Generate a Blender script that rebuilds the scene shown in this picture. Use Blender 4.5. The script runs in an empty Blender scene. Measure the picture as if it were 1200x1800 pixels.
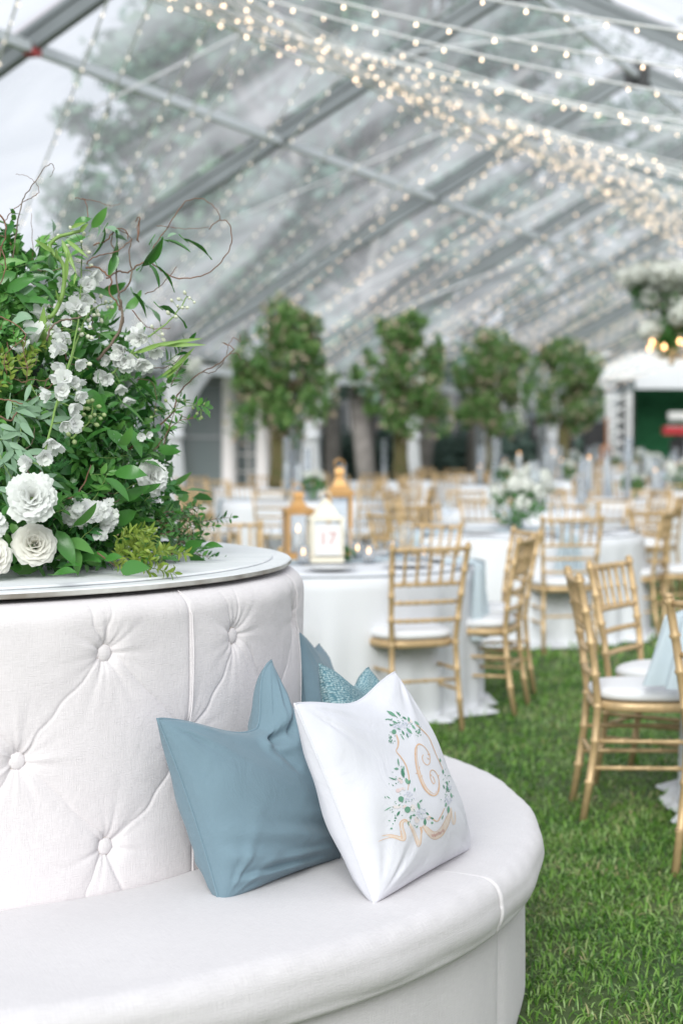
import bpy, bmesh, math, random
import numpy as np
from mathutils import Vector, Matrix, Euler, noise
random.seed(7)
S = bpy.context.scene
COL = S.collection
PI = math.pi

# ------------------------------------------------------------------ camera
F, CX, CY, HOR, EYE = 3000.0, 600.0, 900.0, 775.0, 1.42
PITCH = math.atan((CY - HOR) / F)
cam_d = bpy.data.cameras.new('camera')
cam = bpy.data.objects.new('camera', cam_d)
COL.objects.link(cam)
cam.location = (0, 0, EYE)
cam.rotation_euler = (PI / 2 - PITCH, 0, 0)
cam_d.sensor_fit = 'VERTICAL'
cam_d.sensor_height = 36.0
cam_d.sensor_width = 24.0
cam_d.lens = 60.0
cam_d.clip_start = 0.05
cam_d.clip_end = 600
cam_d.dof.use_dof = True
cam_d.dof.focus_distance = 3.75
cam_d.dof.aperture_fstop = 2.9
cam_d.dof.aperture_blades = 0
S.camera = cam

# ------------------------------------------------------------------ sky, sun, exposure
W = bpy.data.worlds.new('World')
S.world = W
W.use_nodes = True
wn = W.node_tree
wn.nodes.clear()
SUN_EL, SUN_ROT = math.radians(28), math.radians(-170)
w_out = wn.nodes.new('ShaderNodeOutputWorld')
w_bg = wn.nodes.new('ShaderNodeBackground')
w_sky = wn.nodes.new('ShaderNodeTexSky')
w_sky.sky_type = 'NISHITA'
w_sky.sun_disc = False
w_sky.sun_elevation = SUN_EL
w_sky.sun_rotation = SUN_ROT
w_sky.air_density = 1.3
w_sky.dust_density = 3.0
w_mix = wn.nodes.new('ShaderNodeMix')
w_mix.data_type = 'RGBA'
w_mix.inputs[0].default_value = 0.93          # thin bright overcast over the blue
w_mix.inputs[7].default_value = (11.0, 10.8, 11.7, 1)
wn.links.new(w_sky.outputs[0], w_mix.inputs[6])
wn.links.new(w_mix.outputs[2], w_bg.inputs[0])
w_bg.inputs[1].default_value = 0.056
wn.links.new(w_bg.outputs[0], w_out.inputs[0])
sun_d = bpy.data.lights.new('sun', 'SUN')
sun_d.energy = 3.5
sun_d.angle = math.radians(34)
sun_d.color = (1.0, 0.95, 0.91)
sun = bpy.data.objects.new('sun', sun_d)
COL.objects.link(sun)
sun.rotation_euler = Vector((
    math.sin(SUN_ROT) * math.cos(SUN_EL), math.cos(SUN_ROT) * math.cos(SUN_EL), math.sin(SUN_EL))).to_track_quat('Z', 'Y').to_euler()
S.view_settings.view_transform = 'Standard'
S.view_settings.look = 'None'
S.view_settings.gamma = 1
S.view_settings.use_curve_mapping = False
S.view_settings.exposure = 0.51
S.render.engine = 'CYCLES'
c = S.cycles
c.use_denoising = True
try:
    c.denoiser = 'OPENIMAGEDENOISE'
except Exception:
    pass
c.max_bounces = 8
c.diffuse_bounces = 3
c.glossy_bounces = 3
c.transmission_bounces = 5
c.transparent_max_bounces = 16
c.caustics_reflective = False
c.caustics_refractive = False
c.sample_clamp_indirect = 6
c.use_adaptive_sampling = False

# ------------------------------------------------------------------ geometry helpers
def ray(x, y):
    d = Vector(((x - CX) / F, 1.0, (CY - y) / F))
    c_, s_ = math.cos(PITCH), math.sin(PITCH)
    return Vector((d.x, d.y * c_ + d.z * s_, -d.y * s_ + d.z * c_))

def at(x, y, z=None, Y=None):
    """the point of the place that lies behind a photo pixel, at height z or at depth Y"""
    d = ray(x, y)
    k = (z - EYE) / d.z if z is not None else Y / d.y
    return Vector((d.x * k, d.y * k, EYE + d.z * k))

UA = Vector((math.sin(math.radians(23.43)), math.cos(math.radians(23.43)), 0))   # along the tent
VA = Vector((UA.y, -UA.x, 0))                                                    # across it, to the right
def tp(t, p, z=0.0):
    """tent coordinates: t metres along the tent, p metres left of the camera line"""
    q = UA * t - VA * p
    return Vector((q.x, q.y, z))
ROTZ_U = -math.radians(23.43)        # local +Y turned to the tent axis

class MB:
    def __init__(self):
        self.v, self.f, self.m = [], [], []
        self.mi = 0
    def add(self, vs, fs, M=None):
        n = len(self.v)
        if M is not None:
            vs = [M @ Vector(v) for v in vs]
        self.v.extend([tuple(v) for v in vs])
        self.f.extend([tuple(i + n for i in f) for f in fs])
        self.m.extend([self.mi] * len(fs))
        return self
    def box(self, x0, x1, y0, y1, z0, z1, M=None):
        vs = [(x, y, z) for x in (x0, x1) for y in (y0, y1) for z in (z0, z1)]
        fs = [(0, 1, 3, 2), (4, 6, 7, 5), (0, 4, 5, 1), (2, 3, 7, 6), (0, 2, 6, 4), (1, 5, 7, 3)]
        return self.add(vs, fs, M)
    def bar(self, a, b, w, h, up=Vector((0, 0, 1))):
        a, b = Vector(a), Vector(b)
        d = (b - a).normalized()
        s = d.cross(up)
        if s.length < 1e-4:
            s = d.cross(Vector((0, 1, 0)))
        s.normalize()
        t = s.cross(d).normalized()
        vs = []
        for q in (a, b):
            for i, j in ((-1, -1), (1, -1), (1, 1), (-1, 1)):
                vs.append(q + s * (w / 2 * i) + t * (h / 2 * j))
        return self.add(vs, [(0, 3, 2, 1), (4, 5, 6, 7), (0, 1, 5, 4), (1, 2, 6, 5), (2, 3, 7, 6), (3, 0, 4, 7)])
    def tube(self, pts, r, n=6, cap=True, squash=None):
        pts = [Vector(p) for p in pts]
        if not hasattr(r, '__len__'):
            r = [r] * len(pts)
        base = len(self.v)
        up = None
        for i, p in enumerate(pts):
            d = (pts[min(i + 1, len(pts) - 1)] - pts[max(i - 1, 0)])
            if d.length < 1e-9:
                d = Vector((0, 0, 1))
            d.normalize()
            if up is None:
                up = Vector((0, 0, 1)) if abs(d.z) < 0.9 else Vector((1, 0, 0))
            s = d.cross(up)
            if s.length < 1e-5:
                s = d.orthogonal()
            s.normalize()
            up = s.cross(d).normalized()
            for k in range(n):
                a = 2 * PI * k / n
                self.v.append(tuple(p + s * (r[i] * math.cos(a)) + up * (r[i] * math.sin(a) * (squash or 1))))
        for i in range(len(pts) - 1):
            for k in range(n):
                a, b = base + i * n + k, base + i * n + (k + 1) % n
                self.f.append((a, b, b + n, a + n))
                self.m.append(self.mi)
        if cap:
            self.f.append(tuple(base + k for k in range(n))[::-1])
            self.f.append(tuple(base + (len(pts) - 1) * n + k for k in range(n)))
            self.m.extend([self.mi] * 2)
        return self
    def lathe(self, prof, n=24, M=None, cap=True):
        vs, fs = [], []
        for r, z in prof:
            for k in range(n):
                a = 2 * PI * k / n
                vs.append((r * math.cos(a), r * math.sin(a), z))
        for i in range(len(prof) - 1):
            for k in range(n):
                a, b = i * n + k, i * n + (k + 1) % n
                fs.append((a, b, b + n, a + n))
        if cap:
            if prof[0][0] > 1e-6:
                fs.append(tuple(range(n))[::-1])
            if prof[-1][0] > 1e-6:
                fs.append(tuple((len(prof) - 1) * n + k for k in range(n)))
        return self.add(vs, fs, M)
    def surf(self, fn, nu, nv, closed_u=False, flip=False):
        vs, fs = [], []
        for j in range(nv + 1):
            for i in range(nu + (0 if closed_u else 1)):
                vs.append(fn(i / nu, j / nv))
        w = nu if closed_u else nu + 1
        for j in range(nv):
            for i in range(nu):
                a, b = j * w + i, j * w + (i + 1) % w
                q = (a, b, b + w, a + w)
                fs.append(q[::-1] if flip else q)
        return self.add(vs, fs)
    def mesh(self, name, mats, smooth=True):
        me = bpy.data.meshes.new(name)
        me.from_pydata(self.v, [], self.f)
        if not isinstance(mats, (list, tuple)):
            mats = [mats]
        for m in mats:
            me.materials.append(m)
        if len(mats) > 1:
            me.polygons.foreach_set('material_index', self.m)
        if smooth:
            me.polygons.foreach_set('use_smooth', [True] * len(me.polygons))
        me.update()
        return me
    def build(self, name, mats, parent=None, smooth=True, loc=None, stuff=False):
        o = bpy.data.objects.new(name, self.mesh(name, mats, smooth))
        COL.objects.link(o)
        if parent is not None:
            o.parent = parent
        if loc is not None:
            o.location = loc
        if stuff:
            o['kind'] = 'stuff'
        return o

def sharp(o, deg=35):
    """flat where the angle is large, smooth elsewhere"""
    bm = bmesh.new(); bm.from_mesh(o.data)
    for e in bm.edges:
        if len(e.link_faces) == 2 and e.calc_face_angle(0) > math.radians(deg):
            e.smooth = False
    bm.to_mesh(o.data); bm.free()
    return o

def inst(name, me, parent=None, M=None):
    o = bpy.data.objects.new(name, me)
    COL.objects.link(o)
    if parent is not None:
        o.parent = parent
    if M is not None:
        o.matrix_local = M
    return o

def tag(o, label=None, cat=None, group=None, kind=None):
    if label: o['label'] = label
    if cat: o['category'] = cat
    if group: o['group'] = group
    if kind: o['kind'] = kind
    return o

def empty(name, loc=(0, 0, 0), rz=0.0, label=None, cat=None, group=None):
    o = bpy.data.objects.new(name, None)
    o.empty_display_size = 0.1
    COL.objects.link(o)
    o.location = loc
    o.rotation_euler = (0, 0, rz)
    return tag(o, label, cat, group)

def copy_tree(o, parent=None):
    c_ = o.copy(); COL.objects.link(c_)
    c_.parent = parent
    for ch in list(KIDS.get(o.name, [])):
        copy_tree(ch, c_)
    return c_
KIDS = {}
def remember(root):
    """list the children once, so that copying stays fast"""
    allc = {}
    for o in bpy.data.objects:
        if o.parent is not None:
            allc.setdefault(o.parent.name, []).append(o)
    def rec(o):
        KIDS[o.name] = allc.get(o.name, [])
        for ch in KIDS[o.name]: rec(ch)
    rec(root)

# ------------------------------------------------------------------ materials
def mat(name, color, rough=0.6, metal=0.0, var=0.0, scale=8.0, bump=0.0, bscale=60.0, col2=None, trans=0.0,
        island=False, emit=None, estr=0.0, spec=0.5, sheen=0.0, stretch=None, detail=4.0, rvar=0.0, bdist=0.01):
    m = bpy.data.materials.new(name)
    m.use_nodes = True
    nt = m.node_tree
    N, L = nt.nodes, nt.links
    b = N['Principled BSDF']
    b.inputs['Base Color'].default_value = (*color, 1)
    b.inputs['Roughness'].default_value = rough
    b.inputs['Metallic'].default_value = metal
    b.inputs['Specular IOR Level'].default_value = spec
    if sheen:
        b.inputs['Sheen Weight'].default_value = sheen
    tc = N.new('ShaderNodeTexCoord')
    src = tc.outputs['Object']
    if stretch:
        mp = N.new('ShaderNodeMapping'); mp.inputs['Scale'].default_value = stretch
        L.new(src, mp.inputs[0]); src = mp.outputs[0]
    csock = None
    if var > 0 or col2:
        c2 = col2 or tuple(max(0, x * (1 - var)) for x in color)
        mx = N.new('ShaderNodeMix'); mx.data_type = 'RGBA'
        mx.inputs[6].default_value = (*color, 1); mx.inputs[7].default_value = (*c2, 1)
        if island:
            g = N.new('ShaderNodeNewGeometry'); L.new(g.outputs['Random Per Island'], mx.inputs[0])
        else:
            nz = N.new('ShaderNodeTexNoise'); nz.inputs['Scale'].default_value = scale; nz.inputs['Detail'].default_value = detail
            L.new(src, nz.inputs[0])
            mr = N.new('ShaderNodeMapRange'); mr.inputs[1].default_value = 0.3; mr.inputs[2].default_value = 0.7
            L.new(nz.outputs[0], mr.inputs[0]); L.new(mr.outputs[0], mx.inputs[0])
            if rvar:
                rr = N.new('ShaderNodeMapRange'); rr.inputs[3].default_value = rough - rvar; rr.inputs[4].default_value = rough + rvar
                L.new(nz.outputs[0], rr.inputs[0]); L.new(rr.outputs[0], b.inputs['Roughness'])
        csock = mx.outputs[2]
        L.new(csock, b.inputs['Base Color'])
    if bump > 0:
        nb = N.new('ShaderNodeTexNoise'); nb.inputs['Scale'].default_value = bscale; nb.inputs['Detail'].default_value = 5
        L.new(src, nb.inputs[0])
        bp = N.new('ShaderNodeBump'); bp.inputs['Strength'].default_value = bump; bp.inputs['Distance'].default_value = bdist
        L.new(nb.outputs[0], bp.inputs['Height']); L.new(bp.outputs[0], b.inputs['Normal'])
    if emit:
        b.inputs['Emission Color'].default_value = (*emit, 1); b.inputs['Emission Strength'].default_value = estr
        m.cycles.emission_sampling = 'NONE'
    if trans > 0:
        t = N.new('ShaderNodeBsdfTranslucent'); t.inputs[0].default_value = (*[min(1, x * 1.5) for x in color], 1)
        if csock: L.new(csock, t.inputs[0])
        ms = N.new('ShaderNodeMixShader'); ms.inputs[0].default_value = trans
        L.new(b.outputs[0], ms.inputs[1]); L.new(t.outputs[0], ms.inputs[2])
        L.new(ms.outputs[0], N['Material Output'].inputs[0])
    return m

def weave(name, color, col2, sc=900.0, bump=0.25, rough=0.85, sheen=0.15, cyl=False, slub=0.5, trans=0.0, crease=0.3):
    """woven cloth: two crossed thread bands, slubs and a faint cloudiness"""
    m = bpy.data.materials.new(name); m.use_nodes = True
    nt = m.node_tree; N, L = nt.nodes, nt.links
    b = N['Principled BSDF']; b.inputs['Roughness'].default_value = rough; b.inputs['Sheen Weight'].default_value = sheen
    b.inputs['Specular IOR Level'].default_value = 0.2
    uv = N.new('ShaderNodeUVMap')
    tc = N.new('ShaderNodeTexCoord')
    src = uv.outputs[0]
    hs = []
    for i, ax in enumerate(((1, .06, 1), (.06, 1, 1))):
        mp = N.new('ShaderNodeMapping'); mp.inputs['Scale'].default_value = tuple(sc * a for a in ax)
        L.new(src, mp.inputs[0])
        nz = N.new('ShaderNodeTexNoise'); nz.inputs['Scale'].default_value = 1.0; nz.inputs['Detail'].default_value = 3
        L.new(mp.outputs[0], nz.inputs[0]); hs.append(nz)
    ad = N.new('ShaderNodeMath'); ad.operation = 'ADD'
    L.new(hs[0].outputs[0], ad.inputs[0]); L.new(hs[1].outputs[0], ad.inputs[1])
    mr = N.new('ShaderNodeMapRange'); mr.inputs[1].default_value = 0.75; mr.inputs[2].default_value = 1.25
    L.new(ad.outputs[0], mr.inputs[0])
    cl = N.new('ShaderNodeTexNoise'); cl.inputs['Scale'].default_value = 5; cl.inputs['Detail'].default_value = 4
    L.new(tc.outputs['Object'], cl.inputs[0])
    m2 = N.new('ShaderNodeMath'); m2.operation = 'MULTIPLY'; m2.inputs[1].default_value = slub
    L.new(mr.outputs[0], m2.inputs[0])
    m3 = N.new('ShaderNodeMath'); m3.operation = 'MULTIPLY_ADD'; m3.inputs[1].default_value = 1 - slub
    L.new(cl.outputs[0], m3.inputs[0]); L.new(m2.outputs[0], m3.inputs[2])
    mx = N.new('ShaderNodeMix'); mx.data_type = 'RGBA'
    mx.inputs[6].default_value = (*color, 1); mx.inputs[7].default_value = (*col2, 1)
    L.new(m3.outputs[0], mx.inputs[0]); L.new(mx.outputs[2], b.inputs['Base Color'])
    bp = N.new('ShaderNodeBump'); bp.inputs['Strength'].default_value = bump; bp.inputs['Distance'].default_value = 0.0015
    L.new(ad.outputs[0], bp.inputs['Height'])
    # slack in the cloth: soft wandering creases
    cr = N.new('ShaderNodeTexNoise'); cr.inputs['Scale'].default_value = 9; cr.inputs['Detail'].default_value = 6; cr.inputs['Distortion'].default_value = 1.4; cr.inputs['Roughness'].default_value = 0.55
    L.new(tc.outputs['Object'], cr.inputs[0])
    b2 = N.new('ShaderNodeBump'); b2.inputs['Strength'].default_value = crease; b2.inputs['Distance'].default_value = 0.012
    L.new(cr.outputs[0], b2.inputs['Height']); L.new(bp.outputs[0], b2.inputs['Normal']); L.new(b2.outputs[0], b.inputs['Normal'])
    return m

def uv_from(o, fn):
    me = o.data
    uvl = me.uv_layers.new(name='UVMap')
    n = len(me.loops)
    vi = np.empty(n, dtype=np.int32); me.loops.foreach_get('vertex_index', vi)
    co = np.empty(len(me.vertices) * 3, dtype=np.float32); me.vertices.foreach_get('co', co)
    co = co.reshape(-1, 3)
    uvs = fn(co)[vi]
    uvl.data.foreach_set('uv', uvs.astype(np.float32).ravel())

M = {}
M['gold'] = mat('gold_paint', (0.64, 0.45, 0.24), 0.42, 0.25, var=0.25, scale=30, rvar=0.06)
M['gold_dark'] = mat('gold_shadowed_grain', (0.50, 0.30, 0.11), 0.4, 0.5, var=0.2)
M['cushion'] = mat('white_cushion_cloth', (0.80, 0.80, 0.82), 0.85, bump=0.15, bscale=500, sheen=0.1)
M['cloth'] = mat('white_table_cloth', (0.76, 0.77, 0.80), 0.85, var=0.04, scale=3, bump=0.1, bscale=300)
M['runner'] = mat('pale_blue_runner', (0.62, 0.71, 0.76), 0.85, var=0.08, scale=6, trans=0.25)
M['metal'] = mat('brushed_aluminium', (0.22, 0.24, 0.25), 0.5, 0.3, var=0.15, scale=2)
M['metal_light'] = mat('pale_aluminium', (0.70, 0.73, 0.76), 0.5, 0.2)
M['strap'] = mat('white_webbing', (0.72, 0.72, 0.74), 0.8)
M['red_tag'] = mat('red_clamp', (0.4, 0.04, 0.04), 0.5)
M['drape'] = mat('white_drape', (0.90, 0.91, 0.93), 0.9, trans=0.5)
M['white'] = mat('white_paint', (0.78, 0.78, 0.78), 0.55, var=0.05)
M['black'] = mat('black_plastic', (0.02, 0.02, 0.022), 0.45)
M['red'] = mat('red_lacquer', (0.45, 0.02, 0.03), 0.35)
M['orange_wood'] = mat('orange_varnished_wood', (0.50, 0.20, 0.07), 0.3, var=0.3, scale=12)
M['bulb'] = mat('warm_bulb', (0.9, 0.75, 0.5), 0.4, emit=(1.0, 0.73, 0.50), estr=4.2)
M['bulb_dim'] = mat('pale_bulb', (0.8, 0.76, 0.7), 0.4, emit=(1.0, 0.84, 0.68), estr=1.1)
M['bulb_hot'] = mat('chandelier_bulb', (0.9, 0.7, 0.4), 0.4, emit=(1.0, 0.50, 0.20), estr=5.0)
M['flame'] = mat('candle_flame', (1, 0.6, 0.3), 0.4, emit=(1.0, 0.55, 0.25), estr=4.0)
M['wax'] = mat('candle_wax', (0.82, 0.80, 0.76), 0.5, trans=0.2)
M['wire'] = mat('white_cord', (0.85, 0.85, 0.85), 0.6)
M['paper'] = mat('white_card', (0.72, 0.71, 0.70), 0.7)
M['pink_ink'] = mat('pink_ink', (0.58, 0.32, 0.30), 0.8)
M['dark_glass'] = mat('dark_window_glass', (0.16, 0.20, 0.21), 0.12, spec=0.8)  # lifted tone, distance haze painted into the far windows
M['grey_wall'] = mat('grey_house_wall', (0.42, 0.45, 0.48), 0.8, var=0.15)
def glassy(name, tint=(0.96, 0.98, 1.0), milk=0.10):
    m = bpy.data.materials.new(name); m.use_nodes = True
    nt = m.node_tree; N, L = nt.nodes, nt.links
    N.remove(N['Principled BSDF'])
    tr = N.new('ShaderNodeBsdfTransparent'); tr.inputs[0].default_value = (*tint, 1)
    df = N.new('ShaderNodeBsdfDiffuse'); df.inputs[0].default_value = (0.8, 0.82, 0.85, 1)
    gl = N.new('ShaderNodeBsdfGlossy'); gl.inputs['Roughness'].default_value = 0.05
    lw = N.new('ShaderNodeLayerWeight'); lw.inputs[0].default_value = 0.2
    m1 = N.new('ShaderNodeMixShader'); m1.inputs[0].default_value = milk
    L.new(tr.outputs[0], m1.inputs[1]); L.new(df.outputs[0], m1.inputs[2])
    fm_ = N.new('ShaderNodeMath'); fm_.operation = 'MULTIPLY'; fm_.inputs[1].default_value = 0.5; L.new(lw.outputs['Fresnel'], fm_.inputs[0])
    m2 = N.new('ShaderNodeMixShader'); L.new(fm_.outputs[0], m2.inputs[0])
    L.new(m1.outputs[0], m2.inputs[1]); L.new(gl.outputs[0], m2.inputs[2])
    L.new(m2.outputs[0], N['Material Output'].inputs[0])
    return m
def ordinal(n):
    a = ['first', 'second', 'third', 'fourth', 'fifth', 'sixth', 'seventh', 'eighth', 'ninth', 'tenth', 'eleventh', 'twelfth', 'thirteenth', 'fourteenth', 'fifteenth', 'sixteenth', 'seventeenth', 'eighteenth', 'nineteenth', 'twentieth']
    if n < 20: return a[n]
    if n == 29: return 'thirtieth'
    if n == 39: return 'fortieth'
    return ('twenty-' if n < 30 else 'thirty-' if n < 40 else 'forty-') + a[n % 10]
M['glass'] = glassy('clear_glass')
def vinyl():
    m = bpy.data.materials.new('clear_vinyl'); m.use_nodes = True
    nt = m.node_tree; N, L = nt.nodes, nt.links
    N.remove(N['Principled BSDF'])
    tr = N.new('ShaderNodeBsdfTransparent'); tr.inputs[0].default_value = (0.88, 0.95, 0.96, 1)
    tl = N.new('ShaderNodeBsdfTranslucent'); tl.inputs[0].default_value = (0.88, 0.94, 0.97, 1)
    tc = N.new('ShaderNodeTexCoord')
    mp = N.new('ShaderNodeMapping'); mp.inputs['Scale'].default_value = (0.09, 0.7, 1)   # milky streaks down the slope, painting in the sky's reflection
    L.new(tc.outputs['Object'], mp.inputs[0])
    nz = N.new('ShaderNodeTexNoise'); nz.inputs['Scale'].default_value = 1.0; nz.inputs['Detail'].default_value = 5
    nz.inputs['Distortion'].default_value = 0.6
    L.new(mp.outputs[0], nz.inputs[0])
    mr = N.new('ShaderNodeMapRange'); mr.inputs[1].default_value = 0.44; mr.inputs[2].default_value = 0.72
    mr.inputs[3].default_value = 0.12; mr.inputs[4].default_value = 0.50
    L.new(nz.outputs[0], mr.inputs[0])
    lw = N.new('ShaderNodeLayerWeight'); lw.inputs[0].default_value = 0.5
    pw = N.new('ShaderNodeMath'); pw.operation = 'POWER'; pw.inputs[1].default_value = 3.0
    L.new(lw.outputs['Facing'], pw.inputs[0])
    ml = N.new('ShaderNodeMath'); ml.operation = 'MULTIPLY_ADD'; ml.inputs[1].default_value = 0.14
    L.new(pw.outputs[0], ml.inputs[0]); L.new(mr.outputs[0], ml.inputs[2])
    cl = N.new('ShaderNodeClamp'); cl.inputs[2].default_value = 0.85
    L.new(ml.outputs[0], cl.inputs[0])
    m1 = N.new('ShaderNodeMixShader'); L.new(cl.outputs[0], m1.inputs[0])
    L.new(tr.outputs[0], m1.inputs[1]); L.new(tl.outputs[0], m1.inputs[2])
    L.new(m1.outputs[0], N['Material Output'].inputs[0])
    return m
M['vinyl'] = vinyl()
# ------------------------------------------------------------------ lawn
def grass_mat(name, stops, rough=0.5, trans=0.3):
    m = bpy.data.materials.new(name); m.use_nodes = True
    nt = m.node_tree; N, L = nt.nodes, nt.links
    b = N['Principled BSDF']; b.inputs['Roughness'].default_value = rough; b.inputs['Specular IOR Level'].default_value = 0.35
    g = N.new('ShaderNodeNewGeometry'); r = N.new('ShaderNodeValToRGB')
    r.color_ramp.elements[0].position = stops[0][0]; r.color_ramp.elements[0].color = (*stops[0][1], 1)
    r.color_ramp.elements[1].position = stops[-1][0]; r.color_ramp.elements[1].color = (*stops[-1][1], 1)
    for p_, c_ in stops[1:-1]:
        e = r.color_ramp.elements.new(p_); e.color = (*c_, 1)
    pn = N.new('ShaderNodeTexNoise'); pn.inputs['Scale'].default_value = 2.2; pn.inputs['Detail'].default_value = 4
    tc = N.new('ShaderNodeTexCoord'); L.new(tc.outputs['Object'], pn.inputs[0])
    pm = N.new('ShaderNodeMapRange'); pm.inputs[1].default_value = .35; pm.inputs[2].default_value = .65; pm.inputs[3].default_value = -.30; pm.inputs[4].default_value = .22
    L.new(pn.outputs[0], pm.inputs[0])
    ad = N.new('ShaderNodeMath'); ad.operation = 'ADD'; ad.use_clamp = True
    L.new(g.outputs['Random Per Island'], ad.inputs[0]); L.new(pm.outputs[0], ad.inputs[1])
    mn = N.new('ShaderNodeMath'); mn.operation = 'MINIMUM'; L.new(ad.outputs[0], mn.inputs[0]); mx_ = N.new('ShaderNodeMath'); mx_.operation = 'MAXIMUM'; mx_.inputs[1].default_value = .93; L.new(g.outputs['Random Per Island'], mx_.inputs[0]); L.new(mx_.outputs[0], mn.inputs[1])
    L.new(mn.outputs[0], r.inputs[0]); L.new(r.outputs[0], b.inputs['Base Color'])
    t = N.new('ShaderNodeBsdfTranslucent'); L.new(r.outputs[0], t.inputs[0])
    ms = N.new('ShaderNodeMixShader'); ms.inputs[0].default_value = trans
    L.new(b.outputs[0], ms.inputs[1]); L.new(t.outputs[0], ms.inputs[2]); L.new(ms.outputs[0], N['Material Output'].inputs[0])
    return m
M['soil'] = mat('lawn_thatch', (0.035, 0.075, 0.018), 0.9, col2=(0.085, 0.12, 0.035), var=0.5, scale=1.7, bump=0.4, bscale=60)
M['grass'] = grass_mat('grass_blades', [(0, (0.05, 0.15, 0.02)), (0.3, (0.13, 0.29, 0.04)), (0.6, (0.22, 0.40, 0.075)), (0.86, (0.33, 0.48, 0.19)),
                                        (0.955, (0.34, 0.36, 0.15)), (1, (0.46, 0.36, 0.22))], 0.38, 0.3)
g = MB(); g.add([(-250, -120, 0), (250, -120, 0), (250, 420, 0), (-250, 420, 0)], [(0, 1, 2, 3)])
tag(g.build('lawn', M['soil']), kind='structure')

def np_mesh(name, V, Fq, mats, parent=None, stuff=False, smooth=True):
    """fast mesh from arrays: V (n,3), Fq (m,k)"""
    me = bpy.data.meshes.new(name)
    k = Fq.shape[1]
    me.vertices.add(len(V)); me.vertices.foreach_set('co', V.astype(np.float32).ravel())
    me.loops.add(Fq.size); me.loops.foreach_set('vertex_index', Fq.astype(np.int32).ravel())
    me.polygons.add(len(Fq)); me.polygons.foreach_set('loop_start', np.arange(0, Fq.size, k, dtype=np.int32))
    me.polygons.foreach_set('loop_total', np.full(len(Fq), k, dtype=np.int32))
    if smooth: me.polygons.foreach_set('use_smooth', np.ones(len(Fq), dtype=bool))
    me.materials.append(mats)
    me.update(calc_edges=True)
    me.validate()
    o = bpy.data.objects.new(name, me); COL.objects.link(o)
    if parent is not None: o.parent = parent
    if stuff: o['kind'] = 'stuff'
    return o

def blades(rng, xy, length, width, lean):
    n = len(xy)
    L_ = length * rng.uniform(0.5, 1.35, n); Wd = width * rng.uniform(0.6, 1.3, n)
    a = rng.uniform(0, 2 * PI, n); ln = np.clip(lean * rng.uniform(0.25, 1.7, n), 0, 1.35)
    d = np.stack([np.cos(a), np.sin(a)], 1); s = np.stack([-np.sin(a), np.cos(a)], 1)
    tw = rng.uniform(-.5, .5, n)
    V = np.zeros((n, 7, 3)); ts = [0, .38, .72, 1.0]; ws = [0.8, 1, .75, 0]
    ang = np.zeros(n); pos = np.zeros((n, 3)); pos[:, :2] = xy; pos[:, 2] = 0.0
    k = 0
    for i, (t, w) in enumerate(zip(ts, ws)):
        if i:
            seg = (ts[i] - ts[i - 1]) * L_
            ang = ln * (0.35 + 0.75 * i / 3) + 0.25 * (i - 1)
            pos = pos + np.stack([d[:, 0] * np.sin(ang) * seg, d[:, 1] * np.sin(ang) * seg, np.cos(ang) * seg], 1)
            pos[:, 2] = np.maximum(pos[:, 2], 0.006)
        if w > 0:
            off = np.stack([s[:, 0] * Wd * w / 2, s[:, 1] * Wd * w / 2, Wd * w * tw * 0.4], 1)
            V[:, k] = pos - off; V[:, k + 1] = pos + off; k += 2
        else:
            V[:, k] = pos
    base = (np.arange(n) * 7)[:, None]
    Q = np.concatenate([base + np.array([[0, 1, 3, 2]]), base + np.array([[2, 3, 5, 4]]), base + np.array([[4, 5, 6, 6]])], 0)
    T = np.concatenate([Q[:2 * n][:, [0, 1, 2]], Q[:2 * n][:, [0, 2, 3]], Q[2 * n:][:, [0, 1, 2]]], 0)
    return V.reshape(-1, 3), T
rng = np.random.default_rng(3)
zones = [(3.3, 6.6, -0.4, 2.4, 8500, 0.036, 0.0050), (6.6, 10.5, -0.6, 3.4, 3000, 0.040, 0.0066), (10.5, 16, -1.6, 5.0, 700, 0.06, 0.011), (16, 30, -3, 8.5, 110, 0.07, 0.02)]
VV, TT, nb = [], [], 0
for y0, y1, x0, x1, den, ln, wd in zones:
    n = int((y1 - y0) * (x1 - x0) * den)
    xy = np.stack([rng.uniform(x0, x1, n), rng.uniform(y0, y1, n)], 1)
    # patchy density, and nothing under the sofa
    keep = (np.hypot(xy[:, 0] + 1.306, xy[:, 1] - 4.505) > 1.79)
    pn = np.sin(xy[:, 0] * 7.1 + 2 * np.sin(xy[:, 1] * 3.7)) * np.sin(xy[:, 1] * 6.3 + 1.5 * np.sin(xy[:, 0] * 5.1))
    keep &= rng.uniform(0, 1, n) < 0.72 + 0.28 * pn
    xy = xy[keep]
    v, t = blades(rng, xy, ln, wd, 1.1)
    VV.append(v); TT.append(t + nb); nb += len(v)
tag(np_mesh('grass', np.concatenate(VV), np.concatenate(TT), M['grass'], stuff=True), 'short mown green lawn grass covering the floor of the tent', 'grass')

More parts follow.
